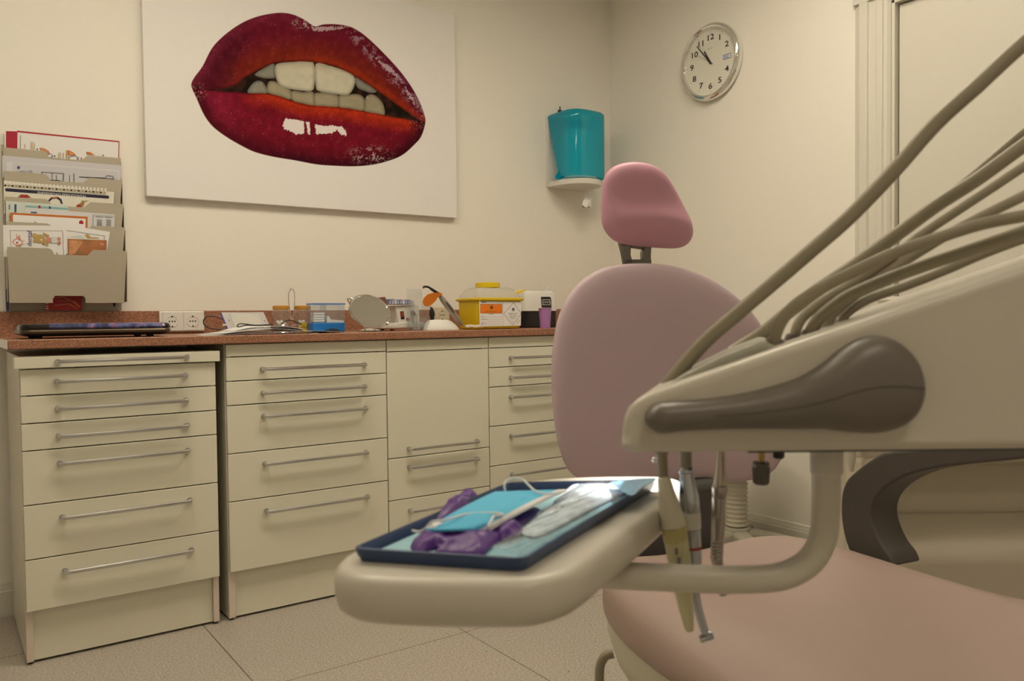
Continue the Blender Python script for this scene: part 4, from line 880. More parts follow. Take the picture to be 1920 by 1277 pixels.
def biohaz(px, py, r):
    c = fq(px, py)-Vector((0, .0005, 0))
    for i in range(3):
        a0 = pi/2+2*pi*i/3; ctr = c+Vector((cos(a0), 0, sin(a0)))*r*.52; ro, ri = r*.52, r*.36
        seg = [a0+radians(28)+(2*pi-2*radians(28))*j/14 for j in range(15)]
        for j in range(14):
            a, b2 = seg[j], seg[j+1]; th = lambda q: ri+(ro-ri)*0 if False else ri
            k.flat([ctr+Vector((cos(a), 0, sin(a)))*ri+Vector((cos(a0), 0, sin(a0)))*r*.06, ctr+Vector((cos(a), 0, sin(a)))*ro, ctr+Vector((cos(b2), 0, sin(b2)))*ro, ctr+Vector((cos(b2), 0, sin(b2)))*ri+Vector((cos(a0), 0, sin(a0)))*r*.06], Vector((0, -1, 0)))
    for j in range(18):
        a, b2 = 2*pi*j/18, 2*pi*(j+1)/18; k.flat([c+Vector((cos(a), 0, sin(a)))*r*.30, c+Vector((cos(a), 0, sin(a)))*r*.42, c+Vector((cos(b2), 0, sin(b2)))*r*.42, c+Vector((cos(b2), 0, sin(b2)))*r*.30], Vector((0, -1, 0)))
biohaz(921.5, 576.5, .0105); biohaz(962.3, 580, .0100)
def tx(s_, px, py, size, al='CENTER', bold=False): k.text(s_, fq(px, py)-Vector((0, .0006, 0)), (1, -.0, 0), (0, 0, 1), size, al, bold=bold)
tx('PELIGRO', 902, 566.5, .0065, 'LEFT', True); tx('BIOLOGICAL HAZARD', 921.5, 584.6, .0052); tx('RESIDUOS', 921.5, 589.3, .005)
for py, s_ in ((593, 'Servicio:'), (598.2, 'Fecha apertura:'), (606, 'Fecha cierre:'), (609.3, 'Peso:')): tx(s_, 901.5, py, .0048, 'LEFT')
for py in (594.5, 599.5, 603, 607.3): outline([(902, py), (941, py)], .0004, .0003)
for py, s_ in ((588, 'MATERIAL INFECCIOSO'), (591.3, 'EN CASO DE FUGA'), (594.4, 'AVISAR A SALUD'), (597.2, 'PUBLICA'), (604, '6')): tx(s_, 961.5, py, .0047 if s_ != '6' else .008)
k.text('UN 3291', fq(972, 603)-Vector((0, .0006, 0)), (.75, 0, .66), (-.66, 0, .75), .006)
k.build('hazard_label', parent=o, smooth=False)['label'] = 'white label with orange panel and biohazard signs'

# white and black appliance behind, pump bottle top, cup
wy = 2.965; x0, x1 = cx(985, wy), cx(1047, wy); zt = cz(545.5, wy, 1015); zm = cz(583, wy, 1015)
o = thing('tabletop_appliance', 'white-topped appliance with black lower half behind the purple cup', 'appliance', ((x0+x1)/2, wy+.09, Z0)); dp = .16
k = MB(darkm); k.rings([rrect(x0+.006, x1-.006, wy+.006, wy+dp, .02, Z0), rrect(x0+.002, x1-.002, wy+.002, wy+dp, .02, Z0+.004), rrect(x0+.002, x1-.002, wy+.002, wy+dp, .02, zm)]); k.build('black_base', parent=o)
k = MB(whitep); k.rings([rrect(x0, x1, wy, wy+dp, .02, zm+.0003), rrect(x0+.002, x1-.004, wy+.002, wy+dp, .02, zt-.02), rrect(x0+.006, x1-.012, wy+.006, wy+dp-.004, .02, zt-.006), rrect(x0+.014, x1-.02, wy+.014, wy+dp-.012, .018, zt)]); k.build('white_hood', parent=o)
k = MB(darkm); A = [ony(a, b2, wy-.0006) for a, b2 in ((1014.5, 556.5), (1031.5, 556.5), (1033.5, 561), (1034, 577), (1016, 577))]; k.prism(A, (0, .0012, 0)); k.use(paperg)
ylb = wy-.0008
fl(k, [(1017, 561.5), (1031.5, 561.5), (1032, 572), (1017.5, 572)], .0001); k.use(darkm); fl(k, [(1018, 562.5), (1030.7, 562.5), (1031, 571), (1018.4, 571)], .0003); k.use(paperg)
for i in range(4): k.text('E' if False else '8', fq(1020.2+2.9*i, 566.8)-Vector((0, .0005, 0)), (1, 0, 0), (0, 0, 1), .013)
k.build('display_panel', parent=o, smooth=False)
k = MB(whitep); c = ony(1026, 545, wy+.05); k.cyl((c.x, wy+.05, zt), (c.x, wy+.05, zt+.012), .005); k.box(c.x-.010, c.x+.006, wy+.044, wy+.056, zt+.0122, zt+.019); k.build('knob', parent=o, bevel=.001)
cy_ = 2.765; c = ony(1022, 597, cy_); zt = cz(578, cy_, 1022); k = MB(mat('lilac_plastic', (.42, .20, .47), .4))
h = zt-Z0; k.lathe((c.x, cy_, Z0), (0, 0, 1), [(.0005, .002), (.0205, .002), (.0205, 0), (.0215, 0), (.0275, h-.002), (.0292, h-.0015), (.0292, h), (.0262, h), (.0205, .004), (.0005, .004)], 32, False, False)
tag(k.build('plastic_cup', loc=(c.x, cy_, Z0)), 'lilac disposable plastic cup near the worktop edge', 'cup')

# ------------------------------------------------------------------ dental chair
CHP = W(.40, 1.97, 0); CHR = radians(25)-YAW
CX = Vector((cos(CHR), sin(CHR), 0)); CY = Vector((-sin(CHR), cos(CHR), 0))   # right-hand side, backwards
def ch(x, y, z): return CHP+CX*x+CY*y+UP*z
o = chair = thing('dental_chair', 'mauve upholstered dental chair with ivory shell in the middle of the room', 'chair', tuple(CHP), CHR)
# backrest
tl = radians(9); bn = (-CY*cos(tl)+UP*sin(tl)); b0 = ch(0, 0, .62)
BO = [(1120, 507), (1150, 498), (1190, 494), (1235, 495), (1280, 503), (1330, 523), (1375, 553), (1410, 588), (1436, 630), (1452, 680), (1462, 740), (1466, 800), (1463, 850), (1452, 880), (1425, 896), (1380, 903), (1310, 898), (1240, 905), (1160, 912), (1100, 905), (1066, 880), (1048, 830), (1039, 770), (1036, 710), (1038, 655), (1047, 600), (1063, 560), (1088, 528)]
BP = catmull([onp(a, b, b0, bn) for a, b in BO], 3, True)
k = MB(pink); k.pillow(BP, bn, .030, .050, 12, 2.6, disp=lambda q, s_: -.012*(1-s_**2)); bk = k.build('backrest', parent=o, sharp=2)
k = MB(shellm); cB = sum(BP, Vector())/len(BP); k.pillow([cB+(p-cB)*.93-bn*.032 for p in BP], -bn, .035, .0, 6, 2.4, back=False); k.build('back_shell', parent=o, sharp=2)
# headrest
th = radians(4); hn = (-CY*cos(th)+UP*sin(th)*-1).normalized(); h0 = onp(1215, 385, b0+CY*.02, bn)
HO = [(1134, 335), (1143, 319), (1158, 309), (1180, 304), (1203, 305), (1226, 312), (1245, 327), (1262, 352), (1279, 385), (1292, 412), (1297, 434), (1293, 451), (1281, 462), (1262, 466), (1220, 464), (1180, 460), (1156, 453), (1140, 439), (1131, 420), (1129, 390), (1131, 360)]
HP = catmull([onp(a, b, h0, hn) for a, b in HO], 4, True); hc = sum(HP, Vector())/len(HP)
zlo = min(p.z for p in HP); zhi = max(p.z for p in HP)
def hdisp(q, s_):
    v = (q.z-zlo)/(zhi-zlo); roll = math.exp(-((v-.30)/.17)**2)*.015; dip = -math.exp(-((v-.66)/.24)**2)*.006
    return (roll+dip)*(1-s_**3)
k = MB(pinkh); k.pillow(HP, hn, .034, .035, 14, 2.4, disp=hdisp); k.build('headrest', parent=o, sharp=2)
# chrome yoke between headrest and backrest
yk = b0+CY*.012
def yp(a, b, off=0): return onp(a, b, h0+hn*-.012, hn)-hn*off
k = MB(mat('dark_chrome', (.22, .21, .20), .18, 1))
for pts in ([(1163, 455), (1184, 458), (1183, 478), (1187, 492), (1172, 496), (1168, 474)], [(1208, 462), (1222, 463), (1221, 480), (1222, 496), (1206, 494), (1205, 476)], [(1183, 458), (1210, 461), (1205, 468), (1185, 465)], [(1172, 486), (1222, 487), (1223, 520), (1173, 520)]):
    k.prism([yp(a, b) for a, b in pts], -hn*.014)
k.build('headrest_bracket', parent=o, bevel=.002)
# seat: lofted sections in chair space  (y, xl, xr, z seam, z top left, z top right)
def sect(y, xl, xr, zs, zl, zr, n=64, e=6.5):
    out = []; xc = (xl+xr)/2; hw = (xr-xl)/2
    for i in range(n):
        a = 2*pi*i/n; ca, sa = cos(a), sin(a)
        x = xc+hw*math.copysign(abs(ca)**(2/e), ca); u = (x-xl)/(xr-xl)
        if sa >= 0:
            zt = zl+(zr-zl)*u-.018*sin(pi*u); z = zs+.05+(zt-zs-.05)*abs(sa)**(2/3.8); x += .10*math.exp(-((y+.58)/.2)**2)*max(0, 1-u/.5)*abs(sa)**.9
        else: z = zs+.05-.05*abs(sa)**(2/3.5)
        out.append(ch(x, y, z))
    return out
SEC = [(-.085, -.10, .06, .40, .45, .46), (-.095, -.20, .14, .385, .465, .470), (-.12, -.27, .20, .375, .478, .480), (-.18, -.325, .235, .365, .488, .492), (-.28, -.36, .245, .358, .492, .500), (-.40, -.375, .25, .352, .488, .502), (-.52, -.375, .26, .348, .480, .50),
       (-.64, -.37, .28, .345, .470, .498), (-.76, -.355, .31, .342, .462, .505), (-.90, -.33, .33, .34, .47, .515), (-1.05, -.31, .34, .335, .48, .52), (-1.15, -.27, .32, .33, .46, .50), (-1.20, -.18, .24, .345, .43, .45)]
def interp(S_, n=4):
    P = [Vector(s[:3]) for s in S_]; Q = [Vector(s[3:]) for s in S_]; return [tuple(a)+tuple(b) for a, b in zip(catmull(P, n), catmull(Q, n))]
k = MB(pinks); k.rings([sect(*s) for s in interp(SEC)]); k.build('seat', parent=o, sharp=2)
k = MB(shellm); SH = interp(SEC, 2)
def shs(y, xl, xr, zs, n=40):
    xc = (xl+xr)/2; hw = (xr-xl)/2-.010; out = []
    for (s_, z) in ((1, zs+.030), (.99, zs-.02), (.93, zs-.07), (.80, zs-.12), (.6, zs-.15)): out.append((xc, hw*s_, z))
    R_ = [ch(a-h, y, z) for a, h, z in out]+[ch(a+h, y, z) for a, h, z in out[::-1]]; return R_
k.rings([shs(s[0], s[1], s[2], s[3]) for s in SH]); k.build('seat_shell', parent=o, sharp=1.2)
k = MB(shellm); k.box(-.16, .10, -.62, -.02, .05, .26, Matrix.Translation(CHP)@Matrix.Rotation(CHR, 4, 'Z')); k.box(-.24, .18, -.85, .02, .0, .049, Matrix.Translation(CHP)@Matrix.Rotation(CHR, 4, 'Z')); k.build('base', parent=o, bevel=.02, seg=3)
# bracket between seat and backrest
grey = mat('dark_grey_casting', (.075, .072, .070), .45)
k = MB(grey); k.box(-.17, .10, -.05, .075, .36, .60, Matrix.Translation(CHP)@Matrix.Rotation(CHR, 4, 'Z')); k.build('back_bracket', parent=o, bevel=.02, seg=3)
# armrest on the far side
an = CX; 
def ap(px, py, off=0): return onp(px, py, ch(.27, -.3, .55), CX)+CX*off
armo = [(1612, 1060), (1590, 1030), (1578, 985), (1576, 940), (1584, 905), (1606, 882), (1640, 857), (1662, 848), (1720, 842), (1800, 832), (1925, 815), (1990, 808)]
armi = [(1990, 850), (1925, 860), (1800, 872), (1745, 880), (1705, 890), (1668, 908), (1644, 930), (1634, 955), (1637, 985), (1652, 1020), (1668, 1042), (1676, 1062)]
armm = mat('grey_brown_armrest', (.085, .076, .066), .45)
PO = catmull([ap(*q) for q in armo], 3)+catmull([ap(*q) for q in armi], 3)
k = MB(armm); k.prism([p-CX*.0 for p in PO], CX*.085); k.build('armrest', parent=o, bevel=.012, seg=3)
# floor pipe at the chair base
P = [dep(a, b, 1.40) for a, b in ((1150, 1225), (1136, 1229), (1127, 1243), (1124, 1262), (1124, 1300), (1124, 1340))]
k = MB(hosem); q = P[-1]; k.tube(P[:-1]+[P[-1], Vector((q.x, q.y, .02))], .0082*1.0, 12, sub=4); k.build('floor_hose', parent=o)

# ------------------------------------------------------------------ unit pedestal behind the chair
pc = W(1.45, 2.5, 0); PR = -YAW
pxd, pyd = HX, HD
def pp(X, D, z): return W(X, D, z)
o = thing('dental_unit_pedestal', 'ivory moulded pedestal with basin standing behind the chair armrest', 'dental unit', tuple(pc), PR)
def pring(x0, x1, d0, d1, r, z): return [W(v.x, v.y, z) for v in rrect(x0, x1, d0, d1, r, 0, 6)]
pedm = mat('ivory_pedestal_plastic', (.60, .54, .44), .4)
k = MB(pedm); M_ = Matrix((HX, HD, UP)).transposed().to_4x4()
k.box(1.00, 1.95, 2.46, 2.75, .0, .88, M_)
k.prism([W(1.00, 2.30, .575), W(1.00, 2.30, .87), W(1.00, 2.46, .88), W(1.00, 2.46, .535)], HX*.95)
k.prism([W(1.00, 2.30, .0), W(1.00, 2.30, .315), W(1.00, 2.33, .345), W(1.00, 2.46, .405), W(1.00, 2.46, 0)], HX*.95)
k.prism([W(1.00, 2.30, .30), W(1.065, 2.30, .30), W(1.12, 2.46, .30), W(1.00, 2.46, .30)], UP*.30)
k.build('body', parent=o, bevel=.045, seg=5)
k = MB(unitw); bc_ = dep(1722, 590, 2.45); k.lathe(Vector((bc_.x, bc_.y, .8802)), (0, 0, 1), [(.05, 0), (.045, .05), (.075, .09), (.105, .135), (.112, .158), (.106, .168), (.09, .16), (.06, .12), (.001, .11)], 40); k.build('basin', parent=o)
k = MB(unitw); P = [dep(a, b, 2.32) for a, b in ((1596, 760), (1596, 860), (1596, 884))]; k.tube(P, [.013, .013, .006], 14); k.tube([P[0], P[0]+HD*.06, P[0]+HD*.10+HX*.05], .012, 10, sub=3); k.build('holder_arm', parent=o)

# ------------------------------------------------------------------ operator stool by the side wall
sc0 = Vector((2.66, 2.18, 0)); o = thing('operator_stool', 'grey star-based stool with ribbed column behind the chair', 'stool', tuple(sc0))
stm = mat('grey_green_plastic', (.42, .40, .33), .5); ribm = mat('ribbed_bellows', (.60, .57, .47), .5)
for i in range(5):
    a = radians(100+72*i); dv = Vector((cos(a), sin(a), 0)); sd_ = Vector((-sin(a), cos(a), 0)); R_ = []
    for r_, w_, z_, h_ in ((.02, .042, .105, .045), (.08, .034, .10, .042), (.16, .026, .09, .036), (.24, .024, .075, .030), (.262, .014, .07, .02)):
        c = sc0+dv*r_; R_.append([c+sd_*x*w_+UP*(z_+z*h_/2) for x, z in ((-1, -1), (1, -1), (1, .4), (.6, 1), (-.6, 1), (-1, .4))])
    k = MB(stm); k.rings(R_); lg = k.build('leg', parent=o, bevel=.004)
    k = MB(darkm); c = sc0+dv*.235; k.cyl(c-sd_*.018+UP*.028, c+sd_*.018+UP*.028, .028, n=18); k.cyl(c+UP*.05, c+UP*.066, .008, n=10); k.build('caster', parent=lg)
k = MB(stm); k.lathe(sc0, UP, [(.052, .085), (.056, .10), (.056, .128), (.050, .134)], 28); k.build('hub', parent=o)
prof = []; n_ = 14
for i in range(n_):
    z = .1345+i*.0185; prof += [(.038, z), (.0455, z+.006), (.0455, z+.011), (.038, z+.017)]
k = MB(ribm); k.lathe(sc0, UP, prof, 28); k.build('bellows', parent=o, sharp=.9)
k = MB(pink); k.lathe(sc0, UP, [(.10, .395), (.165, .40), (.18, .425), (.175, .455), (.15, .468), (.001, .475)], 40); k.build('seat', parent=o, sharp=1.2)

# ------------------------------------------------------------------ delivery unit
o = unit = thing('delivery_unit', 'cream dental delivery unit head with grey handle, curved arm and tray platform', 'dental unit', tuple(W(.3, .95, .86)), -YAW)
Dn, Df = .80, 1.10
side = [(1166, 846), (1163, 832), (1164, 808), (1168, 785), (1177, 765), (1192, 750), (1214, 738), (1488, 643), (1665, 584), (1920, 498), (2200, 402), (2200, 846)]
S_ = [dep(a, b, Dn) for a, b in side]
k = MB(unitw); zb_ = sum((S_[0].z, S_[-1].z))/2
S_[0].z = zb_; S_[-1].z = zb_
k.prism(S_, HD*.28+HX*.085); k.build('head', parent=o, bevel=.011, seg=4)
k = MB(grey); k.box(.24, .62, .825, 1.06, zb_-.005, zb_+.001, Matrix((HX, HD, UP)).transposed().to_4x4()); k.build('underside_plate', parent=o)
# side handle
HS = [(1210, 783, 6), (1214, 783, 14), (1222, 783, 22), (1234, 783, 28), (1252, 782, 29), (1272, 780, 28.5), (1330, 776, 29), (1400, 770, 34), (1460, 762, 42), (1500, 755, 49), (1540, 743, 61), (1570, 733, 75), (1600, 725, 86), (1630, 721, 91), (1660, 720, 88), (1685, 722, 77), (1703, 724, 60), (1713, 726, 40), (1718, 726, 18)]
R_ = []
hs2 = catmull([Vector(h) for h in HS], 3)
for v in hs2:
    c = dep(v.x, v.y, Dn-.0005); hh = v.z*Dn/FPX; dpth = min(.030, .012+hh*.55); ring = []
    for i in range(28):
        a = 2*pi*i/28; ca = cos(a); ring.append(c+UP*hh*sin(a)-HD*(dpth*max(0, ca)**.8 if ca > 0 else -.0)+HD*(.001 if ca <= 0 else 0))
    R_.append(ring)
k = MB(unitg); k.rings(R_); k.build('handle', parent=o, sharp=1.2)
P = []
for v in hs2:
    if 1310 < v.x < 1708:
        hh = v.z*Dn/FPX; P.append(dep(v.x, v.y, Dn-.0005)-HD*(min(.030, .012+hh*.55)+.0001))
k = MB(mat('dark_seam', (.07, .065, .06), .6)); k.tube(P, .0005, 6); k.build('seam', parent=o)
# instrument rest on top
rest = [(1236, 738), (1256, 719), (1280, 703), (1350, 668), (1400, 649), (1424, 640), (1438, 641), (1450, 652), (1500, 640), (1600, 606), (1640, 590), (1640, 640), (1240, 760)]
k = MB(mat('grey_green_rest', (.34, .33, .27), .45)); k.prism([dep(a, b, .845) for a, b in rest], HD*.17+HX*.05)
k.build('instrument_rest', parent=o, bevel=.006, seg=3)
# holder collars where the hoses enter the rest
for px, py, D in ((1452, 648, .89), (1488, 642, .905), (1518, 634, .92), (1550, 624, .935), (1576, 614, .95)):
    c = dep(px, py, D); ax = (dep(px+5, py-20, D)-c).normalized(); k = MB(unitg); k.lathe(c-ax*.006, ax, [(.0105, 0), (.0105, .010), (.009, .014)], 18); k.build('hose_collar', parent=o)
# curved tray arm
P = [dep(1075, 1075, .905), dep(1130, 1078, .90), dep(1200, 1081, .89), dep(1330, 1086, .885), dep(1420, 1086, .88), dep(1475, 1078, .88), dep(1518, 1053, .88), dep(1542, 1012, .88), dep(1549, 960, .88), dep(1550, 915, .88), dep(1550, 846, .88)]
k = MB(unitw); k.tube(P, .0148, 20, sub=6); k.build('tray_arm', parent=o)
k = MB(unitw); k.lathe(dep(1550, 890, .88), (dep(1550, 846, .88)-dep(1550, 890, .88)), [(.0152, 0), (.0168, .002), (.0172, .030)], 24); k.build('arm_collar', parent=o)
# adjustment knob and plug below the head
c = dep(1427, 908, .98); u_ = UP; k = MB(mat('brass', (.40, .28, .12), .3, 1)); k.cyl(c+u_*.022, c+u_*.042, .0042, n=14); kn = k.build('knob_stem', parent=o)
k = MB(unitg); k.lathe(c, u_, [(.008, 0), (.0088, .001), (.0098, .022), (.0103, .0255), (.009, .0275)], 24); 
for i in range(20): a = 2*pi*i/20; q = c+Vector((cos(a), sin(a), 0))*.0088; k.cyl(q+u_*.002, q+Vector((cos(a), sin(a), 0))*.001+u_*.021, .0009, n=5)
k.build('adjustment_knob', parent=o)
c = dep(1460, 858, .98); k = MB(darkm); k.lathe(c-u_*.001, u_, [(.005, 0), (.0068, .002), (.0068, .012)], 18); k.build('plug', parent=o)
# tray platform
PLT = [(-.165, .752), (-.159, .718), (-.135, .692), (-.08, .679), (0, .675), (.030, .684), (.058, .712), (.088, .772), (.125, .845), (.168, .935), (.205, 1.015), (.228, 1.07), (.223, 1.108), (.19, 1.128), (.084, 1.128), (.02, 1.105), (-.015, 1.07), (-.067, .975), (-.126, .84), (-.155, .785)]
pl = catmull([Vector((a, b, 0)) for a, b in PLT], 4, True); pcn = sum(pl, Vector())/len(pl)
PT = .778
def plr(off, z):
    out = []
    n = len(pl)
    for i in range(n):
        t_ = (pl[(i+1) % n]-pl[i-1]).normalized(); nn = Vector((t_.y, -t_.x, 0)); q = pl[i]-nn*off; out.append(W(q.x, q.y, z))
    return out
k = MB(unitw); k.rings([plr(.030, PT-.042), plr(.010, PT-.0415), plr(.003, PT-.036), plr(0, PT-.026), plr(.0, PT-.014), plr(.0025, PT-.006), plr(.008, PT-.001), plr(.016, PT)])
plat = k.build('tray_platform', parent=o, sharp=1.2)
# hoses of the unit, each its own thing
def hose(pts, wpx, label, D0, D1, name='instrument_hose', parent=None, grp='hoses of the delivery unit'):
    n = len(pts); P = []
    for i, (a, b) in enumerate(pts): t = i/(n-1); P.append(dep(a, b, D0+(D1-D0)*t))
    r = wpx/2*(D0+D1)/2/FPX; k = MB(hosem); k.tube(P, r, 14, sub=6)
    if parent is not None: return k.build('hose', parent=parent)
    return tag(k.build(name, loc=P[0]), label, 'hose', grp)
hA = [(1371, 662), (1431, 624), (1470, 592), (1530, 546), (1600, 499), (1680, 441), (1755, 386), (1831, 337), (1920, 272), (2000, 215)]
hose(hA, 26, 'grey-beige hose lying furthest back, emerging low behind the instrument rest', 1.03, .98)
hose([(1513, 645), (1520, 622), (1545, 575), (1600, 505), (1700, 425), (1818, 333), (1920, 247), (2000, 185)], 13, 'thinnest beige hose running along the top of the hose bundle', 1.08, 1.02)
hose([(1486, 650), (1489, 632), (1503, 598), (1545, 563), (1600, 530), (1665, 487), (1730, 438), (1793, 396), (1860, 352), (1920, 312), (2000, 262)], 19, 'beige hose from the second collar of the instrument rest', .905, .96)
hose([(1449, 660), (1451, 642), (1463, 607), (1490, 573), (1545, 538), (1612, 504), (1683, 472), (1771, 442), (1842, 420), (1925, 404), (2000, 392)], 23, 'beige hose from the nearest collar, arching over the bundle', .89, .84)
hose([(1546, 634), (1549, 616), (1562, 589), (1600, 556), (1680, 500), (1770, 444), (1853, 400), (1920, 367), (2000, 325)], 20, 'beige hose from the fourth collar of the instrument rest', .935, .92)
hose([(1515, 643), (1519, 625), (1535, 598), (1562, 575), (1594, 554), (1665, 523), (1736, 497), (1842, 461), (1925, 432), (2000, 405)], 24, 'beige hose from the third collar, lying low along the bundle', .915, .86)
hose([(1573, 622), (1576, 606), (1590, 586), (1630, 561), (1700, 536), (1771, 508), (1850, 474), (1925, 446), (2000, 418)], 17, 'beige hose from the farthest collar, lowest of the bundle', .95, .90)

# instruments hanging below the head
def axis_lathe(k, pts, D, n=20):
    """pts: (px, py, radius px)"""
    P = [dep(a, b, D) for a, b, _ in pts]; k.tube(P, [r*D/FPX for *_, r in pts], n)
o = thing('air_water_syringe', 'cream and yellow syringe handle hanging at the left end of the unit', 'dental instrument', tuple(dep(1266, 1000, .945)), -YAW, 'instruments hanging from the unit')
D = .945
k = MB(hosem); axis_lathe(k, [(1241, 846, 10), (1242, 870, 10), (1243.5, 893, 9)], D); k.build('hose_end', parent=o)
k = MB(mat('syringe_cream', (.72, .68, .55), .35)); axis_lathe(k, [(1243.5, 893, 8), (1244, 895, 11.5), (1246, 903, 13), (1250, 925, 16), (1256, 955, 21), (1261, 978, 23.5), (1263, 986, 24), (1263.2, 987, 23)], D); k.build('cone', parent=o)
k = MB(mat('syringe_yellow_ring', (.50, .46, .20), .3)); axis_lathe(k, [(1263.2, 987, 23), (1264, 988, 23.8), (1267, 1012, 23), (1267.3, 1013, 22)], D); k.build('ring', parent=o)
k = MB(mat('syringe_pale_yellow', (.62, .60, .38), .35)); axis_lathe(k, [(1267.3, 1013, 21), (1268, 1014, 22.5), (1273, 1050, 21), (1280, 1100, 17.5), (1287, 1145, 13.5), (1292, 1176, 9.5), (1293, 1183, 7), (1293.3, 1185, 3)], D); k.build('grip', parent=o)
c = dep(1272, 1032, D)-HD*.0128; k = MB(greyp); 
for q, w_, h_ in ((1034, .0016, .0035), (1052, .0018, .004)): c = dep(1268+(q-1032)*.28, q, D-.0140); k.box(-w_, w_, -.0006, .0006, -h_, h_, Matrix.Translation(c)@Matrix.Rotation(-YAW, 4, 'Z'))
k.build('button_marks', parent=o)
hose([(1240, 850), (1243, 800), (1247, 740), (1253, 722), (1262, 711), (1286, 681), (1328.5, 635), (1381.7, 589), (1452.5, 528.8), (1523, 468.5), (1594, 406), (1674, 323), (1755, 232), (1831, 163), (1909, 91), (1995, 20)], 27.5, '', .93, .86, parent=o)
k = MB(chrome); k.sphere(dep(1227, 862, .955), .0032, 12); k.cyl(dep(1227, 862, .955), dep(1238, 858, .948), .0012, n=8); k.build('chrome_button', parent=o)

hpm = mat('satin_steel', (.46, .48, .53), .25, 1)
o = thing('handpiece', 'steel handpiece with white ring and red band, longest instrument hanging from the unit', 'dental instrument', tuple(dep(1298, 1000, .975)), -YAW, 'instruments hanging from the unit'); D = .975
k = MB(hosem); axis_lathe(k, [(1286, 846, 11), (1286, 878, 11)], D); k.build('hose_end', parent=o)
k = MB(hpm); axis_lathe(k, [(1286, 876, 12), (1286, 880, 14), (1287, 885, 14), (1287.2, 887, 12.5), (1289, 905, 15), (1292, 930, 18.5), (1294, 955, 19), (1294, 959, 17)], D); k.build('coupling', parent=o)
k = MB(mat('handpiece_white_ring', (.70, .68, .64), .35)); axis_lathe(k, [(1294, 959, 17), (1294.2, 960, 19), (1296, 990, 18.5), (1296.1, 991, 17)], D); k.build('ring', parent=o)
k = MB(hpm); axis_lathe(k, [(1296.1, 991, 16), (1296.3, 992, 17.5), (1299, 1024, 16), (1299.2, 1025, 15.5)], D)
k.use(mat('red_band', (.45, .04, .02), .4)); axis_lathe(k, [(1299.2, 1025, 16.2), (1299.4, 1029, 16)], D)
k.use(hpm); axis_lathe(k, [(1299.4, 1029, 15.5), (1301, 1045, 14.5), (1301.5, 1055, 14)]+[(1301.7+i*.05, 1058+i*4, 13.2-i*.2-(i % 2)*1.1) for i in range(12)]+[(1302, 1106, 10), (1304, 1122, 9.5), (1309, 1142, 8.8), (1316, 1166, 8.2), (1323, 1188, 7.6)], D); k.build('body', parent=o)
k = MB(hpm); a = dep(1312, 1199, D); b = dep(1338, 1190, D); k.lathe(a, b-a, [(.0036, 0), (.0046, .0006), (.0047, .006), (.0040, .0075), (.0050, .010), (.0050, .0155), (.0040, .0168)], 20); k.build('head', parent=o)
o = thing('handpiece', 'slim steel handpiece with ridged grip hanging behind the curved arm', 'dental instrument', tuple(dep(1348, 1000, 1.02)), -YAW, 'instruments hanging from the unit'); D = 1.02
k = MB(mat('bronze_sheen_steel', (.42, .37, .31), .25, 1)); axis_lathe(k, [(1351, 846, 8.5), (1351, 862, 9), (1350.8, 880, 10), (1350, 905, 12), (1349.8, 909, 12.5)], D); k.build('coupling', parent=o)
k = MB(mat('warm_satin_steel', (.36, .33, .31), .25, 1)); axis_lathe(k, [(1349.8, 909, 13), (1349.5, 913, 14.5), (1349, 925, 14), (1348.5, 931, 13), (1348.4, 932, 12), (1348.3, 933, 13), (1347, 970, 12.8), (1345.5, 1010, 12.2)]+[(1345.2-i*.15, 1013+i*3.2, 12.2-(i % 2)*1.2) for i in range(11)]+[(1344, 1050, 11), (1347, 1062, 10), (1352, 1080, 8.5), (1357, 1098, 7.5), (1360, 1106, 7)], D); k.build('body', parent=o)
k = MB(hpm); a = dep(1348, 1112, D); b = dep(1375, 1104, D); k.lathe(a, b-a, [(.0040, 0), (.0052, .0008), (.0054, .007), (.0046, .0085), (.0050, .0105), (.0044, .016), (.0036, .0185)], 20); k.build('head', parent=o)

# ------------------------------------------------------------------ blue instrument tray and what lies in it
TZ = PT+.0006
rim = [onz(a, b, TZ+.0125) for a, b in ((657, 1028), (984, 1048), (1231, 899), (953, 904))]
cT = sum(rim, Vector())/4
def rq(off, z, r=.012, n=5):
    Q = []
    for i in range(4):
        p, a, b = rim[i], rim[i-1], rim[(i+1) % 4]; ea = (a-p).normalized(); eb = (b-p).normalized()
        p2 = p+(ea+eb)*off; rr = max(r-off*.5, .003); s0, s1 = p2+ea*rr, p2+eb*rr
        for j in range(n+1): t = j/n; q = s0*(1-t)**2+p2*2*t*(1-t)+s1*t*t; Q.append(Vector((q.x, q.y, z)))
    return Q
traym = mat('navy_blue_tray', (.035, .065, .16), .35)
k = MB(traym); k.rings([rq(.004, TZ), rq(.001, TZ+.006), rq(0, TZ+.0125), rq(.002, TZ+.0131), rq(.0035, TZ+.0115), rq(.0055, TZ+.0022), rq(.02, TZ+.0018)])
tag(k.build('instrument_tray', loc=Vector((cT.x, cT.y, TZ)), sharp=.9), 'navy blue plastic instrument tray lying on the cream tray platform', 'tray')
C7 = lambda a, b: (600+a/2.743, 860+b/2.743)
def tz(a, b, z): return onz(*C7(a, b), z)
B0 = TZ+.0026
# paper liner
k = MB(mat('pale_blue_liner', (.34, .58, .66), .7, bump=.2, bscale=300)); ln = rq(.008, B0); ln2 = [Vector((p.x, p.y, B0+.0006)) for p in ln]
k.rings([ln, ln2]); tag(k.build('tray_liner', loc=Vector((cT.x, cT.y, B0))), 'pale blue paper liner covering the floor of the navy tray', 'liner')
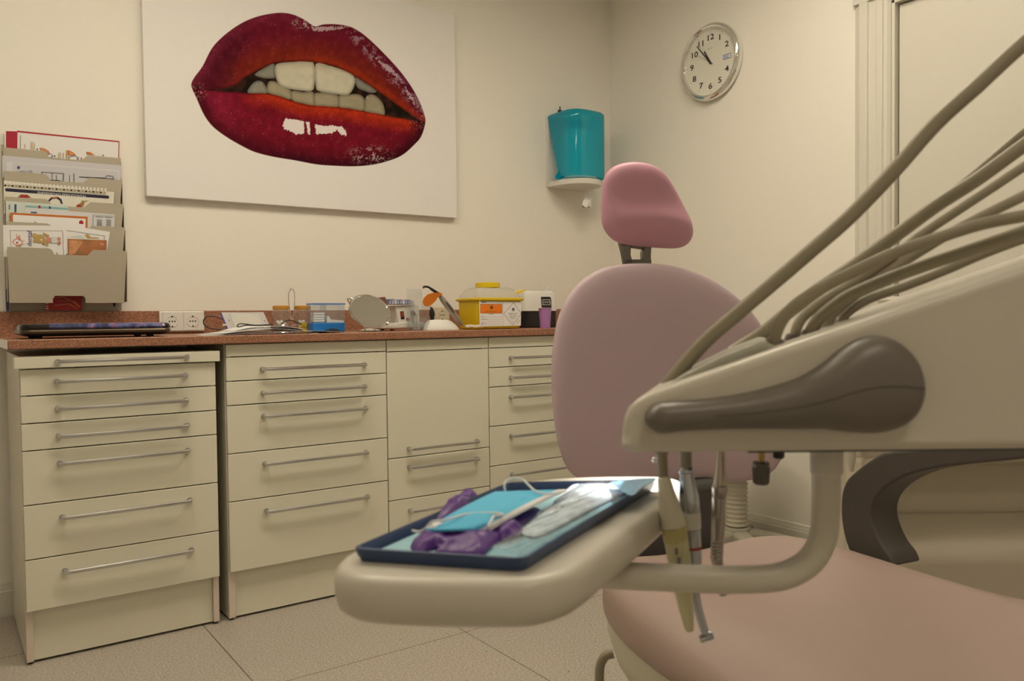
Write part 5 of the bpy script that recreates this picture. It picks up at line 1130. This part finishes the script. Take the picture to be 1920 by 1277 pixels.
# gloves
glm = mat('purple_nitrile', (.095, .026, .23), .38, bump=.25, bscale=120, var=.12, vscale=30)
def lump(k, poly, z, h, seed=0, amp=.004, fr=70, p=1.7):
    O = catmull([tz(a, b, z) for a, b in poly], 4, True)
    k.pillow(O, UP, h, .0006, 9, p, disp=lambda q, s_: (amp*noise.noise(q*fr+Vector((seed, 0, 0)))+amp*.6*noise.noise(q*fr*2.3))*(1-s_**4))
GZ_ = B0+.0018
k = MB(glm)
lump(k, [(465, 455), (490, 420), (540, 392), (600, 395), (660, 390), (720, 405), (745, 440), (715, 462), (650, 470), (600, 462), (540, 480), (490, 482)], GZ_, .012, 1)
lump(k, [(585, 488), (640, 470), (700, 440), (780, 395), (850, 370), (920, 372), (950, 400), (880, 455), (835, 500), (760, 502), (660, 496)], GZ_+.001, .012, 5)
lump(k, [(900, 395), (950, 360), (1010, 350), (1040, 362), (1036, 385), (990, 405), (930, 418)], GZ_+.002, .011, 9)
lump(k, [(560, 440), (620, 400), (700, 380), (800, 375), (840, 400), (760, 440), (660, 470)], GZ_+.001, .010, 12)
tag(k.build('glove', loc=tz(700, 440, GZ_), sharp=2), 'crumpled purple glove in front of the face mask on the tray', 'glove', 'purple gloves on the tray')
k = MB(glm)
lump(k, [(585, 325), (630, 270), (700, 225), (765, 180), (785, 172), (822, 212), (790, 240), (720, 285), (650, 320)], GZ_, .014, 20)
lump(k, [(640, 330), (760, 260), (900, 240), (1080, 250), (1140, 275), (1060, 330), (940, 365), (800, 372), (680, 360)], GZ_, .010, 24, amp=.002)
tag(k.build('glove', loc=tz(760, 270, GZ_), sharp=2), 'purple glove lying under the blue face mask, fingers towards the cabinets', 'glove', 'purple gloves on the tray')
# face mask
o = thing('face_mask', 'light blue pleated face mask with white ear loops on the gloves', 'mask', tuple(tz(880, 270, GZ_+.012)))
maskm = mat('mask_blue', (.11, .53, .82), .75, bump=.15, bscale=700); maskw = mat('mask_white_edge', (.80, .80, .82), .8)
A_, B_, C_, D_ = (540, 378), (862, 368), (1248, 168), (900, 178)   # near-left, near-right, far-right, far-left
def mk(u, v, lift=0):
    a = A_[0]*(1-u)*(1-v)+B_[0]*u*(1-v)+C_[0]*u*v+D_[0]*(1-u)*v; b = A_[1]*(1-u)*(1-v)+B_[1]*u*(1-v)+C_[1]*u*v+D_[1]*(1-u)*v
    z = GZ_+.0125+.004*sin(pi*v)+.0035*sin(pi*u)*(1 if v < 1 else 1)-.0035*(1-v)**3+.0011*((v*1.0+u*5) % 1 if False else abs(((u*3.0) % 1)-.5))+.0012*noise.noise(Vector((u*4, v*4, 1)))
    p = tz(a, b-10*sin(pi*v), z); return p+UP*lift
def sheet(k, u0, u1, v0, v1, nu, nv, th, lift=0):
    n = nu+1; top = [mk(u0+(u1-u0)*i/nu, v0+(v1-v0)*j/nv, lift+th) for j in range(nv+1) for i in range(n)]; bot = [mk(u0+(u1-u0)*i/nu, v0+(v1-v0)*j/nv, lift) for j in range(nv+1) for i in range(n)]; N_ = len(top); fs = []
    for j in range(nv):
        for i in range(nu): a = j*n+i; fs += [(a, a+1, a+n+1, a+n), (N_+a, N_+a+n, N_+a+n+1, N_+a+1)]
    for i in range(nu): fs += [(i, N_+i, N_+i+1, i+1), (nv*n+i, nv*n+i+1, N_+nv*n+i+1, N_+nv*n+i)]
    for j in range(nv): fs += [(j*n, (j+1)*n, N_+(j+1)*n, N_+j*n), (j*n+nu, N_+j*n+nu, N_+(j+1)*n+nu, (j+1)*n+nu)]
    k.add(top+bot, fs)
k = MB(maskm); sheet(k, 0, .93, 0, 1, 30, 24, .0022); k.build('fabric', parent=o)
k = MB(maskw); sheet(k, .93, 1.06, .0, 1, 6, 24, .0026, -.0002); sheet(k, -.02, .12, .03, .16, 4, 4, .0008, .0024); sheet(k, .9, 1.06, -.03, .0, 4, 3, .0020); k.build('edge_binding', parent=o)
zc = GZ_+.020
k = MB(maskw); k.tube([tz(a, b, zc+h) for a, b, h in ((952, 165, 0), (948, 135, .006), (962, 112, .010), (1000, 100, .012), (1040, 108, .010), (1075, 138, .006), (1105, 165, .003), (1150, 180, .001), (1200, 180, .0), (1245, 172, -.001))], .0013, 8, sub=5); k.build('ear_loop', parent=o)
k = MB(maskw); k.tube([tz(a, b, zc+h) for a, b, h in ((475, 370, -.014), (510, 376, -.014), (540, 362, -.011), (575, 325, -.002), (640, 318, .0), (700, 300, .001), (760, 285, .001), (840, 280, .001), (905, 280, .001), (938, 286, .0), (915, 292, .0), (892, 300, -.001), (878, 325, -.002), (862, 352, -.005))], .0013, 8, sub=5); k.build('ear_loop', parent=o)
# folded napkin and the clear pouch on it
k = MB(mat('white_napkin', (.80, .86, .92), .8, bump=.2, bscale=300)); poly = [(1130, 395), (1060, 395), (1040, 370), (1120, 300), (1260, 170), (1340, 122), (1500, 120), (1680, 112), (1540, 190), (1380, 270), (1230, 350)]
O = [tz(a, b, B0+.003) for a, b in poly]; k.pillow(catmull(O, 4, True), UP, .006, .001, 8, 2.2, disp=lambda q, s_: .0012*noise.noise(q*50)*(1-s_**3)); tag(k.build('napkin', loc=O[0], sharp=2), 'folded white napkin under the clear pouch at the right of the tray', 'napkin')
pouch = clear_mat('clear_crinkled_film', (.90, .95, .98), .10, .06)
k = MB(pouch); U0 = [(870, 462), (1045, 508), (1530, 112), (1745, 106)]  # near-left, near-right, far-left, far-right
nu, nv = 34, 90; G_ = []
for j in range(nv+1):
    v = j/nv; row = []
    for i in range(nu+1):
        u = i/nu; a0 = 870*(1-v)+1330*v+60*sin(pi*v)*0; b0_ = 455*(1-v)+118*v; a1 = 1060*(1-v)+1735*v; b1_ = 512*(1-v)+112*v
        a = a0*(1-u)+a1*u; b = b0_*(1-u)+b1_*u
        q = Vector((u*3.2, v*5.5, 0)); hgt = .0130*sin(pi*min(1, max(0, u)))**.5*(.55+.45*sin(pi*v)**.5)
        cr_ = abs(noise.noise(q*1.2+Vector((u*1.5, -v*.6, 3))))*.010+abs(noise.noise(Vector((u*9-v*3.0, v*4, 7))))*.006
        row.append(tz(a, b, B0+.0032+hgt+cr_*(sin(pi*u)**.4)))
    G_.append(row)
n = nu+1; vs = [p for r in G_ for p in r]; k.add(vs, [(j*n+i, j*n+i+1, (j+1)*n+i+1, (j+1)*n+i) for j in range(nv) for i in range(nu)])
tag(k.build('clear_pouch', loc=tz(1200, 300, B0), sharp=2.5), 'crinkled clear plastic pouch along the right side of the tray', 'pouch')
k = MB(mat('light_blue_film', (.30, .55, .80), .2)); O = [tz(a, b, B0+.016) for a, b in ((1500, 128), (1520, 118), (1690, 104), (1728, 108), (1660, 150), (1600, 190))]
k.pillow(catmull(O, 3, True), UP, .003, .0006, 5, 2, disp=lambda q, s_: .002*noise.noise(q*90)*(1-s_**4)); tag(k.build('pouch_flap', loc=O[0], sharp=2), 'blue folded film end at the far right corner of the tray', 'film')

# ------------------------------------------------------------------ beam of the operating lamp above the chair (out of frame)
ld = bpy.data.lights.new('operating_lamp_beam', 'SPOT'); lo = bpy.data.objects.new('operating_lamp_beam', ld); COL.objects.link(lo)
ld.energy = 420; ld.spot_size = radians(10); ld.spot_blend = .6; ld.shadow_soft_size = .04; ld.color = (1, .97, .92)
lp = W(.75, 1.75, 2.0); tg = W(.20, 1.06, .785); lo.location = lp; lo.rotation_euler = (tg-lp).to_track_quat('-Z', 'Y').to_euler()
